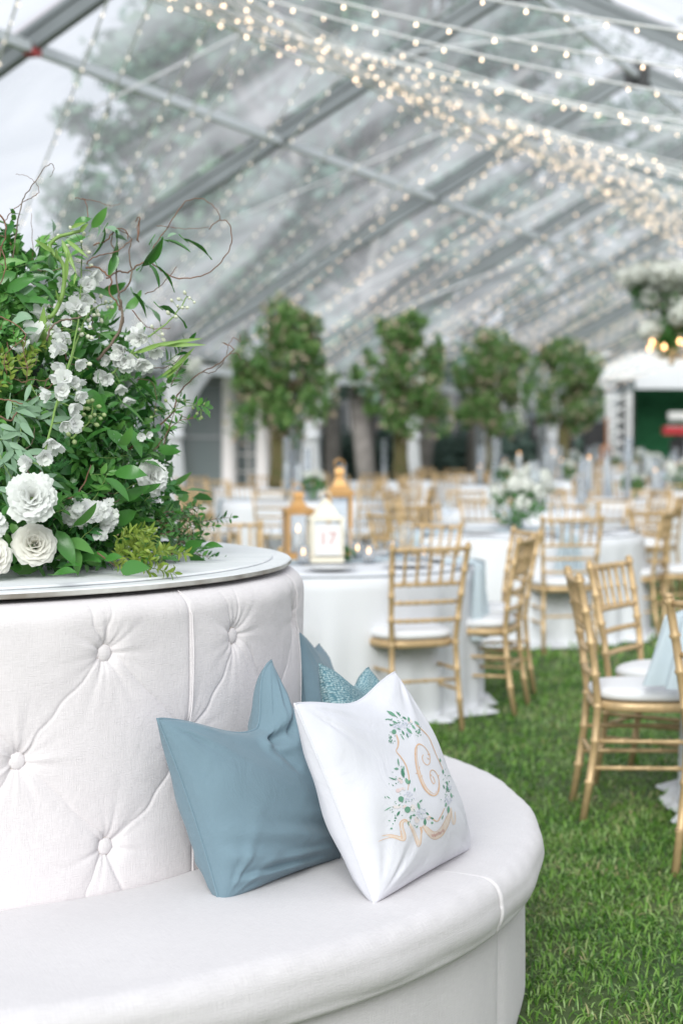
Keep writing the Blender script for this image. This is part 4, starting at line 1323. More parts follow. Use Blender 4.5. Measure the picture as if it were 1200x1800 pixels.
# printed crest on the white pillow: thin flat print lying on the cloth
from mathutils.bvhtree import BVHTree
def caster(o):
    me = o.data; W_ = o.parent.location
    vs = [v.co + W_ for v in me.vertices]
    return BVHTree.FromPolygons(vs, [tuple(p.vertices) for p in me.polygons])
WB = caster(wf[1])
def onp(zx, zy, off=0.0006):
    d = ray(660 + zx / 6.0, 1220 + zy / 6.0)
    hit, nrm, _, _ = WB.ray_cast(Vector((0, 0, EYE)), d.normalized())
    if hit is None: return None
    if nrm.dot(d) > 0: nrm = -nrm
    return hit + nrm * off
M['ink_orange'] = mat('print_peach', (0.66, 0.40, 0.24), 0.8, col2=(0.72, 0.53, 0.40), var=.3, scale=90)
M['ink_pale'] = mat('print_pale_peach', (0.74, 0.66, 0.60), 0.8, col2=(0.72, 0.58, 0.48), var=.2, scale=70)
M['ink_green'] = mat('print_green', (0.05, 0.20, 0.12), 0.8, col2=(0.20, 0.40, 0.28), var=.5, island=True)
M['ink_grey'] = mat('print_grey_petals', (0.66, 0.68, 0.76), 0.8, col2=(0.50, 0.53, 0.62), var=.3, island=True)
M['ink_blush'] = mat('print_blush', (0.74, 0.70, 0.68), 0.8, col2=(0.70, 0.55, 0.54), var=.3, island=True)
def catm(pts, n=6):
    out = []
    for i in range(len(pts) - 1):
        p0, p1, p2, p3 = pts[max(i - 1, 0)], pts[i], pts[i + 1], pts[min(i + 2, len(pts) - 1)]
        for k in range(n):
            t = k / n
            out.append(tuple(.5 * ((2 * b) + (c_ - a) * t + (2 * a - 5 * b + 4 * c_ - d) * t * t + (3 * b - a - 3 * c_ + d) * t ** 3) for a, b, c_, d in zip(p0, p1, p2, p3)))
    out.append(tuple(pts[-1])); return out
def stroke(mb, pts, off=.0008, n=6):
    """pts (x, y, width) in the crest's own drawing units"""
    q = catm(pts, n); prev = None
    for i, (x, y, w) in enumerate(q):
        x2, y2, _ = q[min(i + 1, len(q) - 1)]; x1, y1, _ = q[max(i - 1, 0)]
        dx, dy = x2 - x1, y2 - y1; l = math.hypot(dx, dy) or 1
        a = onp(x - dy / l * w / 2, y + dx / l * w / 2, off); b = onp(x + dy / l * w / 2, y - dx / l * w / 2, off)
        if a is None or b is None: prev = None; continue
        if prev is not None and (prev[0] - a).length < .03: mb.add([prev[0], prev[1], b, a], [(0, 1, 2, 3)])
        prev = (a, b)
def blob(mb, x, y, rx, ry, n=8, off=.0008, rot=0, pt=False):
    vs = []
    for k in range(n):
        a = 2 * PI * k / n
        px_, py_ = rx * math.cos(a), ry * math.sin(a) * (1 if not pt else (1 - abs(math.cos(a)) ** 3) * 1.1)
        q = onp(x + px_ * math.cos(rot) - py_ * math.sin(rot), y + px_ * math.sin(rot) + py_ * math.cos(rot), off)
        if q is None: return
        vs.append(q)
    if max((v - vs[0]).length for v in vs) < .06: mb.add(vs, [tuple(range(n))])
w0 = Vector(wp.location)
def fin(mb, name, mt):
    mb.v = [tuple(Vector(v) - w0) for v in mb.v]
    return mb.build(name, mt, wp, False)
P1 = [(498, 640), (488, 668), (500, 715), (535, 748), (562, 735), (570, 690), (560, 635), (530, 580), (490, 542), (450, 530), (422, 565), (415, 640), (424, 740),
      (442, 830), (472, 920), (512, 1000), (560, 1052), (612, 1072), (648, 1048), (664, 990), (664, 920), (650, 860), (620, 815), (590, 802), (573, 820), (571, 860), (585, 912), (606, 948), (620, 930), (612, 895), (600, 872)]
m = MB()
stroke(m, [(x, y, 8 + (8 if 8 < i < 20 else 0)) for i, (x, y) in enumerate(P1)])
stroke(m, [(438, 560, 4), (432, 640, 5), (444, 740, 5), (466, 830, 6), (494, 910, 6), (532, 985, 6), (580, 1036, 5), (618, 1052, 4), (640, 1020, 4)])
for a, b in (((545, 640), (575, 632)), ((560, 690), (535, 670)), ((650, 870), (672, 850)), ((440, 840), (415, 835)), ((455, 790), (462, 760)), ((480, 880), (490, 850)), ((580, 850), (592, 872))):
    stroke(m, [(*a, 12), (*b, 2)], n=2)
fin(m, 'printed_letter', M['ink_orange'])
m = MB(); stroke(m, [(448, 800, 14), (462, 860, 26), (490, 930, 30), (525, 1000, 26), (570, 1046, 16)], .0005)
fin(m, 'printed_letter_fill', M['ink_pale'])
m = MB()
stroke(m, [(215, 430, 12), (236, 500, 16), (230, 560, 12), (214, 602, 9), (262, 665, 12), (312, 745, 13), (340, 830, 12), (350, 920, 10), (335, 1015, 6)])
stroke(m, [(425, 325, 8), (500, 392, 10), (560, 462, 9), (602, 560, 8), (645, 665, 7), (690, 760, 7), (706, 805, 6)])
stroke(m, [(560, 1290, 12), (600, 1318, 12), (645, 1342, 13), (682, 1290, 10), (722, 1205, 8)], n=3)
fin(m, 'printed_frame', M['ink_orange'])
m = MB()
stroke(m, [(60, 1495, 6), (130, 1492, 18), (190, 1505, 34), (250, 1520, 42), (290, 1530, 36), (303, 1490, 34), (285, 1430, 26), (272, 1370, 32), (300, 1338, 24), (345, 1362, 28), (385, 1425, 34), (420, 1510, 40), (450, 1580, 40), (470, 1545, 26), (480, 1450, 16), (482, 1400, 14)], .0005)
stroke(m, [(500, 1385, 30), (550, 1445, 62), (615, 1490, 74), (680, 1470, 68), (730, 1390, 52), (765, 1290, 38), (783, 1215, 24)], .0005)
stroke(m, [(790, 1200, 16), (800, 1290, 22), (820, 1370, 24), (836, 1320, 16), (833, 1240, 10)], .0005)
fin(m, 'printed_ribbon', M['ink_pale'])
m = MB()
stroke(m, [(25, 1555, 3), (110, 1522, 7), (190, 1515, 7), (270, 1545, 8), (306, 1540, 7), (314, 1500, 6), (296, 1430, 6), (284, 1370, 7), (310, 1338, 6), (360, 1350, 5)])
stroke(m, [(70, 1490, 3), (150, 1482, 6), (215, 1492, 6), (262, 1500, 8), (256, 1420, 6), (252, 1360, 8), (290, 1325, 10), (330, 1330, 8)])
stroke(m, [(262, 1440, 10), (272, 1500, 18), (272, 1530, 10)], n=3)
stroke(m, [(465, 1400, 8), (480, 1440, 22), (478, 1480, 8)], n=3)
stroke(m, [(360, 1390, 4), (400, 1480, 4), (430, 1590, 4), (452, 1608, 4), (476, 1560, 4), (484, 1400, 5)])
stroke(m, [(488, 1392, 5), (545, 1480, 4), (600, 1530, 4), (660, 1520, 4), (720, 1460, 4), (775, 1350, 4), (798, 1230, 4)])
stroke(m, [(540, 1400, 4), (600, 1450, 4), (650, 1440, 4), (700, 1380, 4), (745, 1290, 4)])
fin(m, 'printed_ribbon_outline', M['ink_orange'])
m = MB()
rp_ = random.Random(5)
for i in range(16):          # faint pink lettering on the banner
    f = i / 15; x = 585 + 130 * f; y = 1492 - 55 * f * f + rp_.uniform(-6, 6)
    stroke(m, [(x, y - 16, 4), (x + rp_.uniform(-5, 5), y + 14, 4)], .001, 1)
fin(m, 'printed_lettering', M['pink_ink'])
gm, pm, bm_ = MB(), MB(), MB()
LV = [(165, 210, 62, 15, .55), (130, 268, 30, 6, .1), (200, 300, 34, 9, .5), (190, 400, 26, 24, 1.5), (345, 270, 30, 12, 1.4), (430, 310, 34, 12, .7), (395, 350, 34, 10, .9),
      (350, 390, 46, 13, .8), (285, 410, 30, 9, 1.1), (330, 440, 30, 6, 1.2), (235, 210, 34, 7, .8), (300, 255, 28, 9, .6), (165, 330, 24, 7, 2.9), (280, 460, 34, 5, 1.0), (240, 370, 20, 6, .3),
      (282, 835, 55, 17, 1.35), (325, 920, 38, 16, 1.2), (352, 930, 26, 10, 1.8), (235, 720, 44, 7, 1.4), (215, 790, 26, 11, .1), (290, 790, 32, 8, 1.6), (175, 895, 46, 6, .35),
      (262, 1108, 30, 30, 0), (332, 1220, 32, 34, 0), (448, 1180, 40, 13, 1.3), (405, 1010, 24, 7, 1.7), (130, 1090, 26, 5, .6), (125, 1210, 46, 6, -.5), (235, 1260, 34, 11, 2.1),
      (365, 1300, 26, 9, 1.7), (515, 1350, 40, 14, 1.55), (540, 1262, 22, 8, .8), (590, 1358, 13, 13, 0), (470, 1130, 24, 8, 2.4), (590, 1310, 22, 9, .3), (162, 1418, 13, 10, 0),
      (178, 1368, 8, 6, 0), (140, 1335, 14, 5, .3), (205, 1308, 14, 8, .2), (198, 1335, 9, 8, 0), (430, 1400, 16, 7, 2.4), (395, 1280, 26, 5, .1), (340, 1365, 30, 5, 1.3),
      (675, 700, 22, 8, 1.3), (705, 820, 26, 9, 1.4), (748, 940, 24, 9, 1.3), (750, 1000, 34, 10, 1.4), (792, 1070, 30, 9, 1.3), (735, 1170, 26, 9, 1.7), (762, 1220, 42, 13, 1.6), (715, 980, 26, 6, 1.2), (700, 1300, 26, 5, 1.8)]
for x, y, rx, ry, ro in LV: blob(gm, x, y, rx, ry, 10, .0012, ro, pt=(rx > ry * 1.3))
for _ in range(150):
    cx_, cy_, sx, sy = rp_.choice([(250, 300, 110, 80), (160, 480, 30, 60), (450, 400, 40, 50), (250, 1150, 110, 100), (430, 1290, 110, 70), (745, 1000, 45, 140), (230, 880, 70, 90)])
    blob(gm, rp_.gauss(cx_, sx * .6), rp_.gauss(cy_, sy * .6), rp_.uniform(5, 15), rp_.uniform(2.5, 5), 6, .0011, rp_.uniform(0, 3), True)
for x, y, r in ((270, 345, 62), (330, 320, 40), (220, 340, 36), (345, 1090, 58), (480, 1260, 62), (760, 1120, 40), (770, 980, 30), (345, 420, 30)):
    for _ in range(int(r * .75)):
        a, q = rp_.uniform(0, 6.28), r * math.sqrt(rp_.uniform(0, 1))
        blob(pm, x + q * math.cos(a), y + q * math.sin(a), rp_.uniform(4, 8), rp_.uniform(4, 8), 6, .0009)
for x, y, r in ((262, 910, 40), (245, 1020, 38), (290, 995, 26), (400, 1200, 46), (420, 1330, 40), (545, 1310, 26), (360, 290, 30), (240, 1190, 30), (200, 1185, 24), (300, 1190, 26)):
    for k in range(3):
        a = rp_.uniform(0, 6); blob(bm_, x + r * .35 * math.cos(a), y + r * .35 * math.sin(a), r * .6, r * .5, 9, .0007 + .0001 * k, a)
fin(gm, 'printed_leaves', M['ink_green'])['kind'] = 'stuff'
fin(pm, 'printed_petals', M['ink_grey'])['kind'] = 'stuff'
fin(bm_, 'printed_roses', M['ink_blush'])
# ------------------------------------------------------------------ flower arrangement on the sofa top
ZB = 1.1145
def leafmat(name, c1, c2, rough=.38, tr=.22, island=True, back=None):
    m = mat(name, c1, rough, col2=c2, var=.5, island=island, trans=tr, spec=.45)
    return m
M['ivy'] = leafmat('dark_glossy_leaves', (0.025, 0.12, 0.025), (0.09, 0.27, 0.05), .26, .15)
M['mid'] = leafmat('mid_green_sprig_leaves', (0.05, 0.19, 0.035), (0.15, 0.36, 0.075), .38, .2)
M['lime'] = leafmat('yellow_green_leaves', (0.16, 0.27, 0.035), (0.33, 0.42, 0.08), .4, .3)
M['sage'] = leafmat('sage_green_leaves', (0.17, 0.31, 0.19), (0.30, 0.45, 0.30), .5, .2)
M['blade'] = leafmat('fresh_green_stem', (0.16, 0.32, 0.06), (0.30, 0.45, 0.13), .4, .2)
M['fern'] = leafmat('fern_green', (0.03, 0.15, 0.035), (0.08, 0.26, 0.07), .6, .2)
M['twig'] = mat('red_brown_twig', (0.24, 0.115, 0.065), 0.6, col2=(0.13, 0.075, 0.05), var=.4, scale=25)
M['twig_grey'] = mat('grey_brown_twig', (0.20, 0.15, 0.11), 0.65, col2=(0.12, 0.08, 0.06), var=.4, scale=25)
M['rose'] = mat('cream_rose_petals', (0.90, 0.87, 0.78), 0.55, col2=(0.90, 0.89, 0.84), var=.05, island=True, trans=.35, bump=.08, bscale=90)
M['white_petal'] = mat('pure_white_petals', (0.91, 0.91, 0.91), 0.55, col2=(0.88, 0.90, 0.86), var=.05, island=True, trans=.42)
M['bud'] = mat('greenish_white_buds', (0.74, 0.76, 0.56), 0.5, col2=(0.82, 0.83, 0.70), var=.1, island=True, trans=.25)
M['bud_green'] = mat('pale_green_buds', (0.36, 0.48, 0.20), 0.5, col2=(0.52, 0.60, 0.30), var=.1, island=True, trans=.25)

arr = empty('flower_arrangement', (SX, SY, ZB), 0, 'large mound of greenery, white roses and curly willow on the sofa top', 'flowers')
AO = Vector((SX, SY, ZB))
def dome_r(z):
    q = max(0, min(1, (z - ZB) / .98))
    return .93 * max(0, 1 - q ** 2.05) ** .5 + .0
def dome_hit(x, y, sc=1.0):
    """front of the mound behind a photo point (None when the point misses it)"""
    d = ray(x, y); k = 2.7
    while k < 5.0:
        q = Vector((d.x * k, d.y * k, EYE + d.z * k))
        if math.hypot(q.x - SX, q.y - SY) < dome_r(q.z) * sc and q.z > ZB: return q
        k += .01
    return None
def fp(x, y, sc=1.0, Y=4.35):
    q = dome_hit(x, y, sc)
    if q is None:
        q = dome_hit(x, y, sc * 1.12)
        if q is None: q = at(x, y, Y=Y)
    if q.z < ZB + .01:
        q = at(x, y, z=ZB + .012)
    return q
def outn(q):
    n = Vector((q.x - SX, q.y - SY, (q.z - ZB) * .35 + .12)); return n.normalized()
R1 = lambda X, Y_: (X / 2.4, 300 + Y_ / 2.4)          # drawing units of the two sketches used below
R5 = lambda X, Y_: (X / 5.14, 250 + Y_ / 5.14)
rf = random.Random(21)

def leaf(mb, pos, d, nrm, L_, W_, fold=.25, curl=.5, seg=5, point=1.0, wav=0.0):
    """one leaf: midrib from pos along d, folded about it and curling down its length"""
    d = d.normalized(); s = d.cross(nrm)
    if s.length < 1e-4: s = d.orthogonal()
    s.normalize(); n = s.cross(d).normalized()
    vs, fs = [], []
    p = pos.copy(); ang = -curl * .4
    ph = rf.uniform(0, 6)
    for i in range(seg + 1):
        t = i / seg
        w = W_ / 2 * (math.sin(PI * t ** .78) ** .85 if point else math.sin(PI * t ** .6) ** .6)
        if i in (0, seg): w = W_ * .02
        dd = d * math.cos(ang) - n * math.sin(ang)
        nn = n * math.cos(ang) + d * math.sin(ang)
        wv = wav * W_ * math.sin(t * 9 + ph)
        vs += [p - s * w + nn * (w * fold + wv), p.copy(), p + s * w + nn * (w * fold - wv)]
        p = p + dd * (L_ / seg); ang += curl / seg
    for i in range(seg):
        a = i * 3
        fs += [(a, a + 1, a + 4, a + 3), (a + 1, a + 2, a + 5, a + 4)]
    mb.add(vs, fs)
def rnd(sc=1.0): return Vector((rf.gauss(0, sc), rf.gauss(0, sc), rf.gauss(0, sc)))
def done(mb, name, mt, par=arr, stuff=False):
    po = AO if par is arr else AO
    mb.v = [tuple(Vector(v) - AO) for v in mb.v]
    return mb.build(name, mt, par, True, stuff=stuff)

# core added to fill the mound, leaf shade put into its dark green
m = MB()
def corefn(a, b):
    z = ZB + .005 + .8 * b; r = dome_r(z) * .66 * (1 - .3 * b ** 3) * (1 + .05 * math.sin(a * 37 + b * 9) + .04 * math.sin(b * 31 + a * 50))
    if b >= .999: r = .01
    return (SX + r * math.cos(a * 2 * PI), SY + r * math.sin(a * 2 * PI), z)
m.surf(corefn, 64, 30, closed_u=True)
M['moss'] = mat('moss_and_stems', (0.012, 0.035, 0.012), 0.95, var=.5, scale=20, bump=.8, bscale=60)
done(m, 'moss_base', M['moss'])

# general leaf cover, wrapped right round the mound, denser where sprigs were tucked in
zones_f = [  # material, px box, count, L, W, scale range, point-down bias
    ('ivy', (-60, 440, 215, 1010), 800, .052, .021, (.74, .98)),
    ('mid', (-60, 560, 290, 1012), 1100, .040, .017, (.78, 1.0)),
    ('ivy', (120, 600, 310, 990), 800, .050, .020, (.72, .98)),
    ('mid', (-60, 420, 150, 620), 380, .048, .022, (.80, 1.0)),
    ('fern', (60, 700, 300, 1000), 500, .032, .012, (.80, 1.02)),
]
for mt, (x0, y0, x1, y1), n, L_, W_, (s0, s1) in zones_f:
    m = MB(); c_ = 0; tries = 0
    while c_ < n and tries < n * 6:
        tries += 1
        x, y = rf.uniform(x0, x1), rf.uniform(y0, y1)
        q = dome_hit(x, y, rf.uniform(s0, s1))
        if q is None or q.z < ZB + .015: continue
        o_ = outn(q); d = (o_ * .5 + Vector((0, 0, rf.uniform(-.8, .7))) + rnd(.55))
        leaf(m, q, d, o_ + rnd(.45) + Vector((0, 0, .5)), L_ * rf.uniform(.6, 1.3), W_ * rf.uniform(.7, 1.25), rf.uniform(.1, .5), rf.uniform(-.3, 1.2), 4)
        c_ += 1
    done(m, 'foliage', M[mt], stuff=True)
m = MB()      # the sides and back of the mound
for i in range(2600):
    a = rf.uniform(0, 2 * PI); z = ZB + .02 + .93 * rf.uniform(0, 1) ** 1.1
    if -1.9 < (a if a < PI else a - 2 * PI) < .15 and rf.random() < .75: continue
    r = dome_r(z) * rf.uniform(.72, 1.0)
    q = Vector((SX + r * math.cos(a), SY + r * math.sin(a), z)); o_ = outn(q)
    leaf(m, q, o_ * .5 + rnd(.7), o_ + rnd(.4), rf.uniform(.05, .085), rf.uniform(.024, .038), .3, rf.uniform(0, 1), 3)
done(m, 'foliage', M['mid'], stuff=True)

NLEAF = [0]
LEAFV = {}
def leaf_variants(mt, L_, W_, k=4, **kw):
    out = []
    for i in range(k):
        m = MB(); leaf(m, Vector((0, 0, 0)), Vector((0, 1, 0)), Vector((0, 0, 1)), L_, W_ * rf.uniform(.85, 1.15), rf.uniform(.12, .4), rf.uniform(.1, 1.1), 7, wav=rf.uniform(0, .08), **kw)
        m.tube([(0, -.012, .002), (0, 0, 0), (0, .01, 0)], .0009, 4)
        out.append(m.mesh('leaf', M[mt]))
    return out
LEAFV['ivy'] = leaf_variants('ivy', .064, .026, 6)
LEAFV['ivymid'] = leaf_variants('mid', .064, .025, 5)
LEAFV['broad'] = leaf_variants('ivy', .062, .030, 5)
LEAFV['sage'] = leaf_variants('sage', .052, .015, 5)
LEAFV['sagebroad'] = leaf_variants('sage', .045, .028, 4)
def place_leaf(kind, q, d, nrm, sc, par):
    d = d.normalized(); s = d.cross(nrm).normalized(); n = s.cross(d)
    Mx = Matrix((s, d, n)).transposed().to_4x4(); Mx.translation = q - AO
    o = inst('leaf', rf.choice(LEAFV[kind]), par, Mx @ Matrix.Scale(sc, 4))
    NLEAF[0] += 1
    return o
def dirpx(q, ang, out=.25, L_=.05):
    """a direction that reads as the angle ang (degrees, up is 90) on the photo, leaning outwards a little"""
    a = math.radians(ang)
    return Vector((math.cos(a), 0, math.sin(a))) + outn(q) * out
def twig(pts, r0, r1, mt, sc=1.0, Y=4.3, wob=.003, name='twig', par=arr, n=5, dep=0.0):
    """a twig through photo points; its depth wanders slightly"""
    P = []
    c3 = [fp(x, y, sc, Y) if (sc and dome_hit(x, y, sc) is not None) else at(x, y, Y=Y) for x, y in pts]
    # keep neighbouring depths close
    if sc:
        ys = [p.y for p in c3]; 
    c4 = catm([tuple(p) for p in c3], n)
    k = rf.uniform(0, 6)
    for i, p in enumerate(c4):
        t = i / (len(c4) - 1)
        P.append(Vector(p) + Vector((math.sin(i * 1.7 + k), dep * t * 200 + math.sin(i * 1.1 + k) * 2, math.cos(i * 2.1 + k))) * wob * .35)
    R = [r0 + (r1 - r0) * (i / (len(P) - 1)) for i in range(len(P))]
    m = MB(); m.tube(P, R, 6)
    return done(m, name, M[mt], par), P

# curly willow, grape vine and bare twigs
TW = [
 ([R1(410, 800), R1(470, 730), R1(512, 650), R1(512, 560), R1(500, 525), R1(540, 485), R1(556, 430), R1(545, 350), R1(555, 300)], .0042, .0012, 'twig_grey', 4.1),
 ([R1(420, 790), R1(500, 690), R1(520, 620), R1(505, 545), R1(490, 420), R1(500, 370), R1(470, 300), R1(490, 250), R1(540, 270), R1(558, 300)], .0030, .0010, 'twig_grey', 4.16),
 ([R1(640, 365), R1(650, 320), R1(700, 250), R1(738, 190), R1(785, 130), R1(850, 118), R1(900, 150), R1(925, 185), R1(928, 205)], .0016, .0008, 'twig', 4.2),
 ([R1(880, 248), R1(920, 212), R1(963, 218), R1(978, 290), R1(955, 355), R1(890, 425), R1(820, 450), R1(740, 452), R1(680, 420), R1(630, 385), R1(580, 400), R1(540, 430), R1(500, 425), R1(450, 455)], .0011, .0022, 'twig', 4.2),
 ([R1(220, 1400), R1(300, 1235), R1(420, 1205), R1(520, 1190), R1(600, 1130), R1(690, 1060), R1(735, 1010), R1(748, 950), R1(800, 890), R1(850, 850), R1(915, 820), R1(965, 775), R1(985, 750), R1(945, 728)], .0034, .0009, 'twig', 4.25),
 ([R1(850, 848), R1(890, 853), R1(930, 825), R1(955, 780), R1(960, 735), R1(935, 725)], .0013, .0006, 'twig_grey', 4.27),
 ([R1(965, 775), R1(1000, 770), R1(1018, 802)], .0009, .0005, 'twig', 4.27),
 ([R1(960, 745), R1(985, 705), R1(1015, 722), R1(1010, 690)], .0009, .0005, 'twig', 4.28),
 ([R1(740, 1010), R1(760, 1030), R1(800, 1045), R1(830, 1020), R1(832, 975)], .0011, .0005, 'twig', 4.25),
 ([R1(650, 1180), R1(690, 1130), R1(715, 1090), R1(712, 1060)], .0012, .0008, 'twig', 4.2),
 ([R5(75, 1330), R5(130, 980), R5(150, 800), R5(200, 550), R5(250, 450), R5(340, 330), R5(400, 235), R5(470, 195), R5(490, 250), R5(455, 312)], .0020, .0006, 'twig_grey', 4.2),
 ([R5(50, 712), R5(100, 635), R5(210, 542), R5(300, 495), R5(352, 450), R5(340, 390), R5(300, 342), R5(230, 300), R5(150, 290)], .0012, .0005, 'twig', 4.22),
 ([R5(790, 730), R5(792, 610), R5(765, 525), R5(680, 502)], .0012, .0009, 'twig', 4.15),
 ([R5(745, 512), R5(880, 535), R5(1000, 575), R5(1090, 555)], .0010, .0005, 'twig', 4.15),
 ([R5(0, 650), R5(52, 740), R5(50, 860), R5(10, 960), R5(0, 1060)], .0022, .0015, 'twig', 3.95),
 ([R5(0, 940), R5(45, 1040), R5(50, 1160), R5(0, 1290)], .0018, .0013, 'twig', 3.95),
 ([R5(265, 1140), R5(300, 1010), R5(290, 800), R5(285, 640)], .0012, .0006, 'twig', 4.3),
 ([R5(840, 930), R5(960, 890), R5(1010, 830), R5(1070, 780), R5(1140, 800), R5(1160, 870)], .0018, .0012, 'twig', 4.15),
 ([R5(780, 1135), R5(880, 1130), R5(960, 1190), R5(1012, 1250), R5(985, 1350), R5(1060, 1450), R5(1085, 1520)], .0024, .0020, 'twig', 4.1),
 ([R5(780, 1105), R5(830, 1050), R5(930, 1015), R5(1050, 990), R5(1131, 930), R5(1200, 870)], .0016, .0010, 'twig', 4.1),
 ([R5(430, 1790), R5(455, 1690), R5(540, 1615), R5(640, 1600), R5(740, 1580)], .0026, .0022, 'twig_grey', 3.86),
 ([R1(0, 615), R1(70, 650), R1(110, 700), R1(60, 740), R1(20, 790), R1(30, 860)], .0016, .0010, 'twig', 3.8),
 ([R1(110, 700), R1(100, 760), R1(118, 830), R1(110, 900)], .0012, .0008, 'twig', 3.8),
 ([R1(0, 965), R1(50, 970), R1(95, 985)], .0018, .0014, 'twig', 3.7),
 ([R1(0, 1035), R1(45, 1055), R1(70, 1020)], .0022, .0016, 'twig', 3.7),
 ([R1(270, 1385), R1(320, 1370), R1(360, 1310), R1(385, 1240)], .0022, .0012, 'twig', 3.85),
 ([R1(410, 1610), R1(450, 1640), R1(490, 1670)], .0018, .0014, 'twig', 3.85),
 ([R1(580, 295), R1(590, 200), R1(570, 215)], .0018, .0010, 'twig', 4.18),
 ([R1(585, 300), R1(580, 240), R1(592, 202)], .0014, .0009, 'twig', 4.18),
 ([R1(560, 590), R1(600, 640), R1(640, 665), R1(720, 665)], .0014, .0009, 'twig', 4.15),
 ([R1(610, 520), R1(660, 500), R1(720, 440), R1(745, 405)], .0012, .0008, 'twig', 4.2),
 ([R1(660, 232), R1(720, 238), R1(780, 245), R1(880, 240)], .0009, .0006, 'twig', 4.2),
 ([R1(640, 830), R1(700, 830), R1(760, 790), R1(768, 740)], .0013, .0008, 'twig', 4.2),
 ([R1(580, 880), R1(640, 890), R1(660, 960), R1(650, 1030)], .0012, .0008, 'twig', 4.2),
]
for pts, r0, r1, mt, Y in TW: twig(pts, r0, r1, mt, None, Y)
for i in range(26):       # more loose curls within the mound
    x, y = rf.uniform(0, 250), rf.uniform(430, 900)
    pts = [(x, y)]; a = rf.uniform(0, 6.28)
    for k in range(5):
        a += rf.uniform(-1.1, 1.1); x += 17 * math.cos(a); y += 17 * math.sin(a); pts.append((x, y))
    q = dome_hit(*pts[0], 1.0)
    if q is not None: twig(pts, .0016, .0007, rf.choice(['twig', 'twig_grey']), None, q.y - .02)

# large single leaves that read one by one (photo sketch x, y of the leaf base, angle, kind, size)
BIG = [  # region sketch R1
 (590, 410, 65, 'ivy', 1.05), (625, 300, 235, 'ivy', 1.1), (455, 400, 95, 'ivy', 1.15), (480, 360, 240, 'ivy', .9), (615, 400, 290, 'ivy', 1.0), (650, 410, 300, 'ivy', 1.1),
 (545, 520, 285, 'ivy', 1.05), (515, 590, 60, 'ivymid', .8), (600, 575, 300, 'ivy', 1.0), (655, 580, 305, 'ivy', 1.15), (680, 300, 330, 'ivy', .9), (760, 295, 320, 'ivy', 1.05),
 (430, 250, 240, 'ivy', .95), (375, 250, 60, 'ivymid', .8), (300, 240, 20, 'ivy', .7), (350, 290, 200, 'ivy', .8), (200, 360, 250, 'ivy', 1.0), (230, 420, 150, 'ivymid', .9),
 (100, 440, 240, 'ivy', .9), (120, 480, 300, 'ivy', 1.0), (60, 440, 210, 'ivy', .9), (20, 520, 20, 'ivy', 1.1), (80, 560, 345, 'ivy', 1.1), (150, 530, 200, 'ivy', 1.0), (130, 610, 150, 'ivy', 1.0),
 (200, 540, 260, 'ivy', 1.1), (240, 590, 240, 'ivy', 1.0), (290, 500, 300, 'ivymid', 1.0), (350, 510, 330, 'ivy', 1.0), (420, 520, 20, 'ivy', .9), (390, 690, 320, 'ivymid', 1.0), (420, 700, 350, 'mid2', 1.1),
 (530, 880, 280, 'ivymid', 1.1), (500, 980, 300, 'ivymid', 1.1), (560, 900, 300, 'ivy', 1.0), (480, 1180, 60, 'ivymid', .9), (650, 1180, 350, 'ivy', .7), (600, 960, 320, 'ivy', 1.0),
 (470, 1280, 350, 'ivy', 1.1), (540, 1350, 10, 'ivy', 1.0), (560, 1440, 200, 'ivy', 1.1), (620, 1420, 300, 'ivy', 1.1), (480, 1380, 20, 'ivy', 1.1), (560, 1230, 340, 'ivy', 1.0), (430, 1300, 300, 'ivy', 1.1),
 (400, 880, 250, 'ivy', 1.0), (360, 930, 300, 'ivy', 1.0), (440, 960, 200, 'ivy', 1.0), (350, 1150, 30, 'ivy', 1.0), (440, 1100, 310, 'ivy', 1.0), (520, 1090, 280, 'ivy', 1.0),
 (190, 1440, 60, 'ivy', .9), (250, 1400, 15, 'ivy', 1.0), (230, 1520, 290, 'ivy', 1.1), (300, 1500, 50, 'ivymid', 1.0), (270, 1560, 330, 'ivymid', .9), (290, 1580, 280, 'ivymid', .9),
]
lp = MB(); lp.tube([AO + Vector((0, 0, .02)), AO + Vector((0, 0, .3))], .004, 5); spr = done(lp, 'leaf_spray', M['blade'])
for x, y, a, kind, s in BIG:
    kind = 'ivymid' if kind == 'mid2' else kind
    q = fp(*R1(x, y), 1.04, 4.15)
    place_leaf(kind, q + outn(q) * .01, dirpx(q, a, rf.uniform(.05, .5)), outn(q) + rnd(.35), s * rf.uniform(1.0, 1.3), spr)
for x, y, a in ((20, 1014, 10), (60, 1015, 20), (110, 1005, 350), (90, 1018, 5), (0, 1000, 20), (40, 990, 340), (150, 1000, 10), (135, 1012, 340), (180, 1000, 350), (200, 985, 20), (165, 985, 15), (10, 975, 340), (330, 985, 20),
                (300, 985, 5), (345, 985, 10), (320, 970, 40), (300, 960, 350), (340, 975, 350), (360, 980, 5), (280, 1000, 340), (230, 1003, 5), (250, 990, 10), (205, 1005, 0), (270, 985, 20)):
    x += rf.uniform(-8, 8); q = at(x, min(y, 1012) - rf.uniform(0, 22), z=ZB + rf.uniform(.010, .045)); a += rf.uniform(-35, 35)
    place_leaf('broad', q, Vector((math.cos(math.radians(a)), -.5, .12 + .3 * math.sin(math.radians(a)))), Vector((0, -.5, 1)) + rnd(.35), rf.uniform(.75, 1.3), spr)
